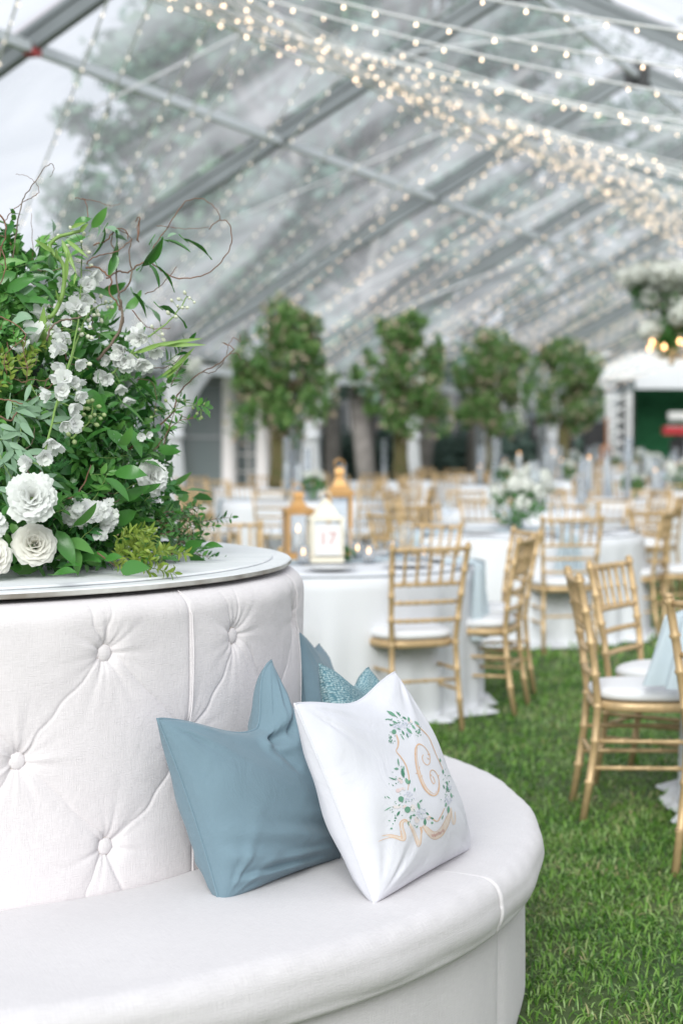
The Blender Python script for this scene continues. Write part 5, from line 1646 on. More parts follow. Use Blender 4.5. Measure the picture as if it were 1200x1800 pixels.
# sage sprigs hanging at the left
SG = [([R1(40, 960), R1(90, 1000), R1(200, 960), R1(330, 940)], 12), ([R1(60, 1000), R1(90, 1080), R1(60, 1180), R1(10, 1250)], 12), ([R1(40, 1020), R1(140, 1040), R1(240, 1060)], 9),
      ([R1(0, 1200), R1(40, 1280), R1(90, 1340), R1(120, 1400)], 8), ([R1(-20, 1060), R1(30, 1100), R1(80, 1180), R1(130, 1200)], 9), ([R1(130, 900), R1(180, 980), R1(250, 1000)], 7),
      ([R1(-30, 1330), R1(20, 1360), R1(60, 1390)], 6), ([R1(100, 1290), R1(160, 1310), R1(210, 1300)], 3), ([R1(-10, 1130), R1(30, 1150), R1(60, 1250)], 7)]
for pts, n in SG:
    o, P = twig(pts, .0012, .0007, 'blade', 1.06, 3.9, name='sprig')
    for i in range(n):
        k = int((i + .5) / n * (len(P) - 1)); q = P[k]; t = (P[min(k + 1, len(P) - 1)] - P[max(k - 1, 0)]).normalized()
        sd = 1 if i % 2 else -1
        s = Vector((-t.z, 0, t.x)) * sd
        place_leaf('sage', q, t * .7 + s * rf.uniform(.4, .9) + outn(q) * .25 + Vector((0, 0, -.25)), outn(q) + rnd(.3), rf.uniform(.75, 1.15), o)
for x, y, a, s in ((200, 770, 80, 1.2), (210, 470, 30, 1.1), (70, 530, 20, 1.0), (160, 430, 330, .9), (430, 250, 320, 1.0), (470, 290, 330, .8), (400, 240, 250, .8), (690, 290, 20, .6), (210, 270, 110, .8),
                   (60, 620, 340, 1.0), (40, 660, 20, 1.1), (90, 690, 10, .9), (470, 1130, 280, .8), (180, 1000, 0, .7), (380, 780, 60, .8)):
    q = fp(*R1(x, y), 1.05, 4.15); place_leaf('sagebroad', q + outn(q) * .012, dirpx(q, a, .3), outn(q) + rnd(.4), s * .9, spr)

# small leaved sprigs
def sprig(pts, n, mt, L_, W_, sc=1.03, Y=4.2, stem='twig', r=.0012, droop=0, curl=.6, pair=True, name='leafy_sprig'):
    o, P = twig(pts, r, r * .5, stem, sc, Y, name=name)
    m = MB()
    for i in range(n):
        k = int((i + .5) / n * (len(P) - 1)); q = P[k]; t = (P[min(k + 1, len(P) - 1)] - P[max(k - 1, 0)]).normalized()
        for sd in ((-1, 1) if pair else (rf.choice((-1, 1)),)):
            s = (Vector((-t.z, 0, t.x)) * sd + rnd(.25) + Vector((0, -.3 * rf.random(), 0)))
            leaf(m, q, t * .6 + s + Vector((0, 0, droop)), outn(q) + Vector((0, 0, .5)) + rnd(.35), L_ * rf.uniform(.75, 1.2), W_ * rf.uniform(.8, 1.2), .25, rf.uniform(0, curl), 4)
    leaf(m, P[-1], (P[-1] - P[-3]), outn(P[-1]), L_, W_, .2, .3, 4)
    m.v = [tuple(Vector(v) - AO) for v in m.v]
    m.build('leaves', M[mt], o, True, stuff=True)
# dark myrtle sprays at the right foot
for k in range(26):
    x0, y0 = rf.uniform(270, 315), rf.uniform(900, 985)
    a = rf.uniform(-5, 62); L_ = rf.uniform(45, 105)
    if a > 40: L_ *= .85
    pts = [(x0 + L_ * f * math.cos(math.radians(a)), min(983, y0 - L_ * f * math.sin(math.radians(a)) + 18 * f * f)) for f in (0, .35, .7, 1)]
    sprig(pts, int(L_ / 8.5), 'mid' if k % 3 else 'ivy', .021, .0085, None if k % 2 else 1.0, rf.uniform(4.3, 4.6), stem='twig', r=.0013)
for k in range(16):      # lime curls at the front foot
    x0, y0 = rf.uniform(195, 270), rf.uniform(940, 1000)
    a = rf.uniform(-15, 70); L_ = rf.uniform(28, 60)
    pts = [(x0 + L_ * f * math.cos(math.radians(a)), min(1006, y0 - L_ * f * math.sin(math.radians(a)) + 14 * f * f)) for f in (0, .35, .7, 1)]
    sprig(pts, int(L_ / 5), 'lime', .022, .008, None, rf.uniform(3.80, 3.95), stem='lime', curl=1.6, r=.0010)
for k in range(22):      # yellow green heath on the left
    x0, y0 = rf.uniform(-20, 50), rf.uniform(600, 700)
    a = rf.uniform(20, 160); L_ = rf.uniform(30, 60)
    pts = [(x0 + L_ * f * math.cos(math.radians(a)), y0 - L_ * f * math.sin(math.radians(a))) for f in (0, .35, .7, 1)]
    sprig(pts, int(L_ / 5), 'lime' if k % 2 else 'mid', .019, .009, 1.05, 3.9, stem='twig', curl=1.0)
for pts in ([(60, 545), (20, 520), (-5, 515)], [(0, 480), (30, 470), (70, 455)], [(270, 700), (290, 680), (300, 650)], [(285, 640), (310, 625), (330, 600)], [(230, 800), (180, 805), (160, 790)], [(160, 835), (210, 830), (260, 820)],
            [(300, 700), (340, 710), (362, 715)], [(250, 770), (290, 740), (320, 700)], [(200, 870), (240, 850), (280, 830)], [(10, 860), (60, 880), (110, 880)], [(140, 900), (170, 870), (190, 830)], [(120, 975), (150, 940), (175, 920)],
            [(30, 430), (24, 400), (20, 372)], [(-10, 440), (8, 420), (12, 400)], [(255, 880), (280, 860), (300, 850)], [(90, 905), (120, 890), (130, 870)], [(80, 420), (95, 440), (130, 450)]):
    sprig(pts, 7, rf.choice(['mid', 'ivy', 'mid', 'fern']), .03, .013, 1.03, 4.15, stem='blade')
for pts in ([(285, 790), (300, 745), (316, 700)], [(292, 760), (315, 740), (345, 735)], [(300, 680), (312, 655), (322, 640)]): sprig(pts, 6, 'mid', .022, .009, None, 4.2, stem='twig')
# feathery fern
m = MB()
for k in range(13):
    x0, y0 = rf.uniform(80, 120), rf.uniform(775, 830); a = rf.uniform(-.6, 3.6)
    base = fp(x0, y0, 1.04); L_ = rf.uniform(.03, .06)
    for j in range(16):
        f = j / 16; q = base + Vector((math.cos(a), -.2, math.sin(a))) * L_ * f
        for s in range(5):
            d = (Vector((math.cos(a), 0, math.sin(a))) + rnd(.9)).normalized()
            e = q + d * .014
            w = d.cross(Vector((0, 1, 0))).normalized() * .00045
            m.add([q - w, q + w, e], [(0, 1, 2)])
done(m, 'fern', M['fern'], stuff=True)

# ---- blossoms
def frame_to(nrm, roll=0.0):
    z = nrm.normalized(); x = z.cross(Vector((0, 0, 1)));
    if x.length < 1e-3: x = Vector((1, 0, 0))
    x.normalize(); y = z.cross(x)
    return (Matrix((x, y, z)).transposed().to_4x4()) @ Matrix.Rotation(roll, 4, 'Z')
def petal(mb, Mx, r0, h, w, open_, curl, ruff=0.0, nu=8, nv=6, thick=0):
    """petal growing from the axis at radius r0; open_ is its lean from the axis, curl bends the lip back"""
    ph = rf.uniform(0, 6)
    vs, fs = [], []
    for j in range(nv + 1):
        t = j / nv
        an = open_ + curl * t ** 3
        # profile point by integrating the lean
        if j == 0: pr, pz = r0, 0.0
        else:
            ds = h / nv; pr += math.sin(an) * ds; pz += math.cos(an) * ds
        ww = w * (math.sin(PI * (0.12 + .62 * t)) ** .7)
        for i in range(nu + 1):
            s = -1 + 2 * i / nu
            ang = s * ww / max(.3 * w + pr, .004) * .5
            rr = pr + 0.0
            lip = t ** 4 * ruff * (math.sin(s * 7 + ph) + .6 * math.sin(s * 15 + ph * 2)) * h
            x = rr * math.cos(ang) - 0; y = (rr + .3 * w) * math.sin(ang)
            vs.append(Mx @ Vector((x + lip * .6, y, pz - (s * s) * h * .10 * t + lip)))
    for j in range(nv):
        for i in range(nu):
            a = j * (nu + 1) + i; fs.append((a, a + 1, a + nu + 2, a + nu + 1))
    mb.add(vs, fs)
def rose(x, y, R_, seed, Y=None):
    q = fp(x, y, 1.06) if Y is None else at(x, y, Y=Y)
    n = (Vector((0, 0, EYE)) - q).normalized() * .9 + Vector((.12, 0, .25)); Mx = Matrix.Translation(q - AO - n.normalized() * R_ * .45) @ frame_to(n)
    m = MB(); m.lathe([(.001, -.004), (R_ * .3, 0), (R_ * .35, R_ * .25), (.001, R_ * .3)], 12, Mx); root = m.build('rose', M['mid'], arr)
    N_ = 32
    for i in range(N_):
        f = i / (N_ - 1); a = i * 2.399
        m = MB()
        petal(m, Mx @ Matrix.Rotation(a, 4, 'Z'), R_ * (.01 + .34 * f), R_ * (.84 - .06 * f), R_ * (.55 + .95 * f), .02 + 1.12 * f ** 1.3, .15 + 1.0 * f, .02 + .02 * f, 9, 7)
        m.build('petal', M['rose'], root)
rose(62, 955, .047, 1)
rose(-15, 975, .045, 2)
def carnation(x, y, R_, nrm, Y=None, n=58):
    q = fp(x, y, 1.05) if Y is None else at(x, y, Y=Y)
    Mx0 = Matrix.Translation(q - AO - nrm.normalized() * R_ * .5) @ frame_to(nrm)
    m = MB(); m.lathe([(.001, -R_ * .7), (R_ * .22, -R_ * .5), (R_ * .26, 0), (.001, .002)], 10, Mx0); root = m.build('carnation', M['blade'], arr)
    for i in range(n):
        f = (i + .5) / n; a = i * 2.399
        m = MB()
        petal(m, Mx0 @ Matrix.Rotation(a, 4, 'Z'), R_ * .04 + R_ * .25 * f, R_ * rf.uniform(.78, .98), R_ * .85, .05 + 1.42 * f ** .8, .35, .045, 9, 5)
        m.build('petal', M['white_petal'], root)
tocam = Vector((.15, -1, .15))
carnation(55, 872, .050, tocam + Vector((0, 0, .1)), Y=3.66, n=42)
carnation(275, 836, .040, Vector((.75, -.7, .25)), Y=4.05, n=44)
def floret(mb, q, n, R_, k=5):
    Mx = Matrix.Translation(q) @ frame_to(n, rf.uniform(0, 6))
    for i in range(k): petal(mb, Mx @ Matrix.Rotation(i * 2 * PI / k, 4, 'Z'), R_ * .1, R_, R_ * 1.1, rf.uniform(.9, 1.35), .3, .08, 4, 3)
def cluster(x, y, rx, ry, n, R_, name='stock_bloom', Y=None):
    m = MB(); q0 = fp(x, y, 1.03)
    for i in range(n):
        a, r = rf.uniform(0, 6.28), math.sqrt(rf.random())
        q = q0 + Vector((rx * r * math.cos(a), -.022 * (1 - r * r) + rf.uniform(-.006, .006), ry * r * math.sin(a))) / 780
        q = q0 + Vector((rx * r * math.cos(a) / 780, -.03 * (1 - r * r) + rf.uniform(-.008, .008), ry * r * math.sin(a) / 780))
        floret(m, q, tocam + Vector((math.cos(a) * r * .8, 0, math.sin(a) * r * .8 + .2)) + rnd(.2), R_)
    return done(m, name, M['white_petal'])
cluster(150, 903, 42, 20, 34, .013)
cluster(190, 905, 14, 26, 12, .013)
cluster(178, 940, 9, 8, 5, .010)
cluster(-2, 925, 12, 24, 18, .012)
cluster(135, 895, 16, 14, 10, .013)
# long white gladiolus petals
for x, y, s in ((58, 590, 1.1), (74, 548, .8), (42, 612, .8)):
    q = fp(x, y + 14, 1.04); m = MB()
    for i in range(5): petal(m, Matrix.Translation(q) @ frame_to(Vector((-.2 if s < 1 else .1, -.6, 1)), rf.uniform(0, .6)) @ Matrix.Rotation(i * 1.257, 4, 'Z'), .003, .05 * s, .03 * s, .35, .5, .02, 6, 6)
    done(m, 'gladiolus_bloom', M['white_petal'])
def bell(mb, q, d, s):
    Mx = Matrix.Translation(q) @ frame_to(d, rf.uniform(0, 6))
    for i in range(5): petal(mb, Mx @ Matrix.Rotation(i * 2 * PI / 5, 4, 'Z'), s * .10, s * 1.05, s * .85, .62, -.35 + rf.uniform(0, .9), .05, 5, 4)
    for i in range(3): petal(mb, Mx @ Matrix.Rotation(i * 2.1, 4, 'Z'), s * .05, s * .7, s * .5, .3, .2, .05, 3, 3)
def budm(mb, q, d, s):
    Mx = Matrix.Translation(q) @ frame_to(d)
    mb.lathe([(.0005, -s * .55), (s * .30, -s * .35), (s * .42, 0), (s * .30, s * .42), (.0005, s * .62)], 7, Mx)
def delphinium(stem, bells, buds, sc=1.06, Y=4.1, bs=.023, us=.0115, green=False, r=.0028):
    o, P = twig(stem, r, r * .5, 'blade', sc, Y, name='delphinium')
    def near(q): return min(P, key=lambda p: (p - q).length)
    for lst, fn, mt, s, nm in ((bells, bell, 'white_petal', bs, 'bell_flower'), (buds, budm, 'bud_green' if green else 'bud', us, 'flower_bud')):
        if nm == 'bell_flower': lst = list(lst) + [(x + rf.uniform(-26, 26), y + rf.uniform(-22, 22)) for x, y in lst if rf.random() < .6]
        for x, y in lst:
            x, y = R1(x, y)
            q = min(P, key=lambda p: (p.x - at(x, y, Y=p.y).x) ** 2 + (p.z - at(x, y, Y=p.y).z) ** 2)
            b = at(x, y, Y=q.y - rf.uniform(0, .02))
            m = MB(); d = (b - q); d = (d.normalized() if d.length > 1e-4 else Vector((0, -1, 0))) + Vector((0, -.35, -.45 if nm == 'bell_flower' else .1)) + rnd(.15)
            fn(m, b - AO, d, s * rf.uniform(.85, 1.15)); f = m.build(nm, M[mt], o)
            m = MB(); m.tube([q - AO, (q - AO).lerp(b - AO, .6) + Vector((0, 0, .002)), b - AO], .0007, 4); m.build('flower_stalk', M['blade'], o)
delphinium([R1(180, 1250), R1(230, 1020), R1(290, 820), R1(330, 640), R1(345, 420), R1(345, 300)],
           [(190, 1190), (232, 1150), (265, 1065), (297, 1062), (330, 932), (263, 925), (215, 938), (297, 995), (305, 878), (275, 880), (328, 802), (272, 822), (290, 688), (283, 748), (298, 632), (325, 572), (270, 580), (362, 468), (355, 480), (390, 428), (310, 408), (298, 384), (285, 480), (350, 520), (225, 620), (240, 660), (135, 1230), (310, 560)],
           [(378, 815), (345, 300), (355, 268), (285, 318), (375, 345), (300, 242), (250, 275), (235, 360), (320, 450), (385, 400)], 1.14, 4.0, bs=.024)
delphinium([R1(240, 1000), R1(300, 800), R1(350, 650), R1(385, 590), R1(440, 562), R1(468, 560)],
           [], [(340, 605), (335, 670), (375, 632), (370, 578), (378, 545), (400, 553), (427, 530), (447, 555), (470, 552), (473, 576), (410, 592), (385, 705), (345, 692), (428, 632), (415, 608), (455, 576), (397, 610), (372, 700), (380, 660)], 1.09, 3.95, us=.0125)
delphinium([R1(420, 900), R1(500, 830), R1(590, 730), R1(690, 655), R1(745, 600), R1(790, 530)],
           [(520, 752), (500, 785), (572, 712), (620, 700), (637, 742), (612, 826), (588, 800), (465, 797), (500, 822), (437, 868), (530, 958), (508, 905), (515, 775)],
           [(685, 690), (642, 658), (710, 600), (742, 616), (725, 548), (755, 542), (780, 515), (800, 537), (820, 555), (790, 578), (770, 578), (750, 572), (690, 712)], None, 4.12, bs=.024, us=.0105)
delphinium([R1(300, 1130), R1(350, 1090), R1(385, 1040), R1(392, 970)],
           [(335, 1092)], [(390, 970), (418, 995), (372, 1005), (350, 1003), (382, 1040), (408, 1072), (440, 1030), (330, 1038), (312, 1050), (356, 1030), (400, 1030), (425, 1045), (290, 1112), (315, 1145), (375, 975)], 1.09, 3.9, bs=.012, us=.013, green=True)
delphinium([R1(700, 1030), R1(760, 1000), R1(820, 990), R1(850, 1010)], [], [(680, 1000), (700, 970), (780, 968), (815, 1000), (840, 985), (865, 985), (880, 1020), (850, 1040), (832, 1025), (860, 1010), (640, 1040), (660, 1010), (845, 1045)], None, 4.2, us=.0095, green=True, r=.0013)
delphinium([R1(590, 1160), R1(600, 1125)], [(598, 1120)], [], None, 4.05, bs=.013, r=.0012)
# thick twisted gladiolus stem with pointed sheaths
o, P = twig([R5(400, 1900), R5(410, 1620), R5(480, 1560), R5(560, 1400), R5(585, 1200), R5(560, 1080), R5(470, 990), R5(455, 930), R5(520, 860), R5(620, 830), R5(730, 800)], .0062, .0042, 'blade', None, 3.98, name='gladiolus_stem', wob=.001)
def blade_(x0, y0, x1, y1, w, par, Y=3.97, mt='blade'):
    a, b = at(*R5(x0, y0), Y=Y), at(*R5(x1, y1), Y=Y - .02)
    m = MB(); leaf(m, a - AO, b - a, Vector((0, -1, .2)), (b - a).length, w, .6, .15, 8); m.build('sheath', M[mt], par)
for x0, y0, x1, y1, w in ((470, 990, 315, 880, .011), (600, 1250, 615, 980, .010), (560, 880, 690, 1180, .012), (600, 880, 800, 1045, .010), (730, 810, 800, 735, .012), (645, 775, 780, 725, .010), (690, 1180, 670, 1290, .006), (540, 1450, 505, 1330, .006), (520, 1060, 512, 950, .008),
                         (380, 1900, 400, 1480, .022), (440, 1850, 470, 1600, .016)):
    blade_(x0, y0, x1, y1, w, o)
o, P = twig([R1(560, 770), R1(650, 742), R1(760, 728)], .0030, .0022, 'blade', None, 4.12, name='gladiolus_stem')
for a, b, w in (((600, 752), (780, 716), .010), ((680, 738), (870, 735), .010), ((720, 728), (855, 708), .009), ((580, 770), (690, 730), .010)):
    p0, p1 = R1(*a), R1(*b); blade_(p0[0] * 5.14, (p0[1] - 250) * 5.14, p1[0] * 5.14, (p1[1] - 250) * 5.14, w, o, 4.1)
for a, b, w in (((700, 878), (822, 745), .013), ((680, 870), (780, 800), .008)):
    p0, p1 = R1(*a), R1(*b); blade_(p0[0] * 5.14, (p0[1] - 250) * 5.14, p1[0] * 5.14, (p1[1] - 250) * 5.14, w, o, 4.15)
print('single leaves', NLEAF[0])
# ------------------------------------------------------------------ far tables, potted trees, stage, chandelier
def centre_tree(loc, H, w, seed, label):
    r_ = np.random.default_rng(seed)
    root = empty('tabletop_tree', loc, 0, label, 'tree', 'leafy trees standing along the tables')
    ht = H * .31
    m = MB()
    for k in range(9):
        a = k * .7; rr = .055 + .03 * (k % 2)
        m.tube([(rr * math.cos(a) * 1.35, rr * math.sin(a) * 1.35, 0), (rr * math.cos(a + .3) * .9, rr * math.sin(a + .3) * .9, ht * .5), (rr * math.cos(a + .5) * 1.2, rr * math.sin(a + .5) * 1.2, ht * 1.1)], [.075, .066, .058], 6)
    m.build('trunk', M['moss_bark'], root)
    m = MB(); m.lathe([(.10, 0), (.13, .02), (.15, .16), (.14, .17)], 16); m.build('pot', M['moss_bark'], root)
    cen, rad = [], []
    for i in range(34):
        f = (i + r_.uniform(0, 1)) / 34; z = ht + (H - ht) * (.06 + .94 * f)
        prof = math.sin(PI * (0.20 + .68 * f)) ** .6
        a = r_.uniform(0, 2 * PI); q = w * .5 * prof * r_.uniform(.15, 1.0)
        c_ = (q * math.cos(a), q * math.sin(a), z); cen.append(c_); s = r_.uniform(.10, .27) * w * .8; rad.append((s, s, s * 1.1))
        if i % 4 == 0:
            m = MB(); m.tube([(0, 0, ht * .95), (c_[0] * .4, c_[1] * .4, (ht + z) / 2), c_], [.025, .016, .006], 5); m.build('branch', M['moss_bark'], root)
    V, Fq = leafcloud(r_, np.array(cen), np.array(rad), 3900, .055, .25); np_mesh('foliage', V, Fq, M['leaf_tree'], root, stuff=True)
    # straggling shoots
    c2, r2 = [], []
    for i in range(26):
        a = r_.uniform(0, 2 * PI); f = r_.uniform(.08, 1.0); q = w * .5 * r_.uniform(.8, 1.18) * (math.sin(PI * (.12 + .82 * max(0, f))) ** .5)
        c2.append((q * math.cos(a), q * math.sin(a), ht + (H - ht) * f + r_.uniform(0, .1))); r2.append((.09, .09, .13))
    c2.append((.05, 0, H * 1.0)); r2.append((.10, .1, .2))
    V, Fq = leafcloud(r_, np.array(c2), np.array(r2), 1100, .048, .1); np_mesh('foliage', V, Fq, M['leaf_tree'], root, stuff=True)
    V, Fq = leafcloud(r_, np.array(cen), np.array(rad) * 1.05, 700, .055, .85); np_mesh('blossom', V, Fq, M['leaf_tan'], root, stuff=True)
TREES = [(492, 23.5, 548, 1.36, 'first and largest leafy tree on the tables, its trunk nearest the sofa flowers'), (705, 27.8, 565, 1.42, 'second leafy tree on the tables, right of the largest one'),
         (866, 32.0, 597, 1.50, 'third leafy tree on the tables, overlapping the one beside the stage'), (990, 36.5, 605, 1.52, 'fourth and smallest leafy tree, beside the stage lattice tower')]
tree_spots = []
for k, (x, Y, ytop, w, lab) in enumerate(TREES):
    b = at(x, 845, Y=Y); H = at(x, ytop, Y=Y).z - .77
    centre_tree((b.x, b.y, .77), H, w * (1.0 if k else .98), 60 + k, lab); tree_spots.append((b.x, b.y))

# rows of round tables under the tent
SIDE = ['near', 'near right', 'right', 'far right', 'far', 'far left', 'left', 'near left']
cells = []
for (x, y) in tree_spots: cells.append((x, y, 'tree'))
for i in range(10):
    for j in range(5):
        t = 15.6 + 3.35 * i + (j % 2) * 1.6; p = 11.0 - 3.1 * j
        q = tp(t, p); cells.append((q.x, q.y, 'plain'))
kept = []
for x, y, kind in cells:
    pxx = CX + F * x / y
    if y > 47 or t > 60: continue
    if not (230 < pxx < 1270): continue
    if any(math.hypot(x - a, y - b) < 2.45 for a, b, _ in kept) or math.hypot(x - T4[0], y - T4[1]) < 2.7 or math.hypot(x - T1[0], y - T1[1]) < 2.7: continue
    kept.append((x, y, kind))
kept.sort(key=lambda q: q[1])
print('far tables', len(kept))
rt = random.Random(5)
nch = 0
colw = lambda x, y: ('far left' if CX + F * x / y < 420 else 'left' if CX + F * x / y < 620 else 'middle' if CX + F * x / y < 860 else 'right' if CX + F * x / y < 1080 else 'far right')
rowcount = {}
TREEN = ['largest tree', 'second tree', 'third tree', 'smallest tree']; ti = 0
for k, (x, y, kind) in enumerate(kept):
    w_ = colw(x, y); rowcount[w_] = rowcount.get(w_, 0) + 1
    nth = ORD[min(rowcount[w_] - 1, 11)]
    if kind == 'tree':
        d = min(range(4), key=lambda i: math.hypot(tree_spots[i][0] - x, tree_spots[i][1] - y)); where = 'under the ' + TREEN[d]
    else: where = 'in the %s column, %s back' % (w_, nth)
    table(x, y, 'round white clothed table ' + where, k, far=True, run=(rt.uniform(0, 3) if k % 2 else None))
    n = 8; a0 = rt.uniform(0, .6)
    for i in range(n):
        a = a0 + 2 * PI * i / n
        cx_, cy_ = x + 1.17 * math.cos(a), y + 1.17 * math.sin(a)
        if not (240 < CX + F * cx_ / cy_ < 1230): continue
        if y > 26 and i % 2 == 0 and math.sin(a) > .2: continue
        sd = SIDE[int(round(((a + PI / 2) % (2 * PI)) / (PI / 4))) % 8]
        far_chair((cx_, cy_), (x, y), ('gold chair, %s side of the table %s' % (sd, where) if kind == 'tree' else 'gold chair, %s side of the %s table column, %s table back' % (sd, w_, nth))); nch += 1
    if kind == 'tree': 
        for i in range(1):
            a = rt.uniform(.6, 2.4); candle_cylinder((x + .42 * math.cos(a), y + .42 * math.sin(a), .775), .042, rt.uniform(.35, .7), .25, 'glass candle cylinder %s on the table %s' % (('tall', 'slim', 'low', 'wide')[i], where))
    elif k % 3 == 0:
        flower_dome((x, y, .775), .22, 'low white flower dome, %s table column, %s table back' % (w_, nth), 100 + k)
        for i in range(3):
            a = rt.uniform(0, 6.3); candle_cylinder((x + .5 * math.cos(a), y + .5 * math.sin(a), .775), .05, rt.uniform(.3, .5), .15, ('tall', 'slim', 'low')[i] + ' glass candle cylinder by the flower dome, %s table column, %s table back' % (w_, nth))
    else:
        for i in range(4):
            a = i * 1.57 + rt.uniform(-.2, .2); r0 = rt.uniform(.1, .45)
            candle_cylinder((x + r0 * math.cos(a), y + r0 * math.sin(a), .775), .042, rt.uniform(.35, .72), rt.uniform(.25, .45), 'glass candle cylinder, %s of four, %s table column, %s table back' % (ordinal(i), w_, nth))
        flower_dome((x + .1, y - .35, .775), .13, 'small white flower bowl among candles, %s table column, %s table back' % (w_, nth), 200 + k)
print('far chairs', nch)

# stage at the far right end
s0 = at(985, 640, Y=48.5); s1 = at(1330, 640, Y=47)
def lx(px_, Y=48.0): return at(px_, 775, Y=Y).x
def lz(py_, Y=48.0): return at(1100, py_, Y=Y).z
YS = 48.0
stage = empty('stage', (lx(1150), YS, 0), 0, 'raised white stage with white valance at the far end of the tent', 'stage')
ox = stage.location.x
m = MB(); m.box(lx(1040) - ox, lx(1420) - ox, -1.5, 4.5, 0, lz(832)); m.build('platform', M['white'], stage, False)
m = MB(); m.box(lx(975) - ox, lx(1420) - ox, -.2, 0, lz(668), lz(620)); m.build('valance', M['white'], stage, False)
m = MB(); m.box(lx(1112) - ox, lx(1420) - ox, -.32, -.21, lz(684), lz(640)); m.build('valance_skirt', M['cloth'], stage, False)
m = MB(); m.box(lx(985) - ox, lx(1078) - ox, -.30, -.21, lz(684), lz(677)); m.build('beam', M['cloth'], stage, False)
for x in (990, 1100, 1400):
    m = MB(); m.box(lx(x) - ox - .06, lx(x) - ox + .06, -.1, .05, 0, lz(620)); m.build('pole', M['metal'], stage, False)
M['hedge'] = mat('boxwood_green_wall', (0.008, 0.085, 0.03), 0.8, col2=(0.012, 0.13, 0.045), var=.5, scale=25, bump=.8, bscale=30)
bw = empty('boxwood_backdrop', (lx(1270), YS + 1.5, 0), 0, 'deep green boxwood backdrop wall on the stage', 'backdrop')
bo = bw.location.x; wl, wr_ = lx(1112, YS + 1.5) - bo, lx(1440, YS + 1.5) - bo
m = MB(); m.box(wl, wr_, 0, .15, .5, lz(676, YS + 1.5) + .15); m.build('panel', M['hedge'], bw, False)
rg = np.random.default_rng(8)
nh = 14000; Pp = np.stack([rg.uniform(wl, wr_, nh), -rg.uniform(0, .05, nh), rg.uniform(.5, lz(676, YS + 1.5) + .13, nh)], 1)
a = rg.normal(size=(nh, 3)); a /= np.linalg.norm(a, axis=1)[:, None]; b = np.cross(a, rg.normal(size=(nh, 3))); b /= np.linalg.norm(b, axis=1)[:, None]
V = np.stack([Pp - a * .03, Pp + b * .02, Pp + a * .03, Pp - b * .02], 1).reshape(-1, 3)
np_mesh('foliage', V, np.arange(len(V)).reshape(-1, 4), M['hedge'], bw, stuff=True)
# dark side of the stage and lattice towers
m = MB()
xa, xb = lx(1068, 46.5), lx(1104, 46.5)
tw = empty('lattice_tower', ((xa + xb) / 2, 46.5, 0), 0, 'pale lattice tower standing left of the green backdrop', 'tower'); h_ = lz(690, 46.5); w2 = (xb - xa) / 2
for sx in (-1, 1):
    for sy in (-1, 1):
        m = MB(); m.box(sx * w2 - .035, sx * w2 + .035, sy * w2 - .035, sy * w2 + .035, 0, h_); m.build('post', M['white'], tw, False)
for sy in (-1, 1):
    for i in range(9):
        z0 = h_ * i / 9; z1 = h_ * (i + 1) / 9
        m = MB(); m.bar((-w2, sy * w2, z0), (w2, sy * w2, z1), .03, .03); m.bar((w2, sy * w2, z0), (-w2, sy * w2, z1), .028, .028); m.build('lattice_brace', M['white'], tw, False)
for x, y0, y1, w, lab in ((950, 735, 775, .55, 'black loudspeaker left of the stage behind the third tree'), (1048, 742, 835, .7, 'black speaker stack left of the cello'), (1100, 690, 830, .35, 'black narrow speaker column between tower and green backdrop'), (975, 765, 832, 1.0, 'black equipment case behind the candle cylinders')):
    Y = 47.0; q = at(x, y1, Y=Y); zt = lz(y0, Y); zb = max(0, q.z)
    r_ = empty('loudspeaker', (q.x, Y, zb), 0, lab, 'speaker', 'black speakers round the stage')
    m = MB(); m.box(-w / 2, w / 2, -.25, .25, 0, zt - zb); m.build('cabinet', M['black'], r_, False)
    m = MB(); m.lathe([(w * .36, 0), (w * .38, .02), (w * .30, .01), (.001, -.01)], 20, Matrix.Translation((0, -.262, (zt - zb) * .4)) @ Matrix.Rotation(PI / 2, 4, 'X')); m.build('driver', M['metal'], r_)
    if zb > .1:
        m = MB(); m.tube([(0, 0, 0), (0, 0, -zb)], .04, 8); m.build('stand', M['black'], r_)
# cello
q = at(1064, 828, Y=46.0); cz = max(.5, q.z)
ce = empty('cello', (q.x, 46.0, cz), .1, 'orange brown cello standing upright at the front of the stage', 'cello')
m = MB(); Hc = lz(757, 46) - cz
m2 = [(-.0, .02), (.17, .06), (.21, .18), (.20, .30), (.13, .40), (.13, .50), (.16, .58), (.15, .68), (.06, .76), (0, .78)]
def cfn(a, b):
    f = b * (len(m2) - 1); i = min(int(f), len(m2) - 2); f -= i
    w = m2[i][0] * (1 - f) + m2[i + 1][0] * f; z = m2[i][1] * (1 - f) + m2[i + 1][1] * f
    return (w * 1.15 * math.cos(2 * PI * a), .07 * math.copysign(abs(math.sin(2 * PI * a)) ** .5, math.sin(2 * PI * a)), z * Hc * .85)
m.surf(cfn, 24, 27, closed_u=True); m.build('body', M['orange_wood'], ce)
m = MB(); m.bar((0, -.06, Hc * .55), (0, -.03, Hc * 1.25), .05, .03); m.build('neck', M['orange_wood'], ce, False)
m = MB(); m.lathe([(.001, -.03), (.05, -.02), (.06, .02), (.03, .06), (.001, .07)], 10, Matrix.Translation((0, -.03, Hc * 1.25))); m.build('scroll', M['orange_wood'], ce)
m = MB(); m.box(-.05, .05, -.10, -.085, Hc * .3, Hc * .33); m.build('bridge', M['wax'], ce, False)
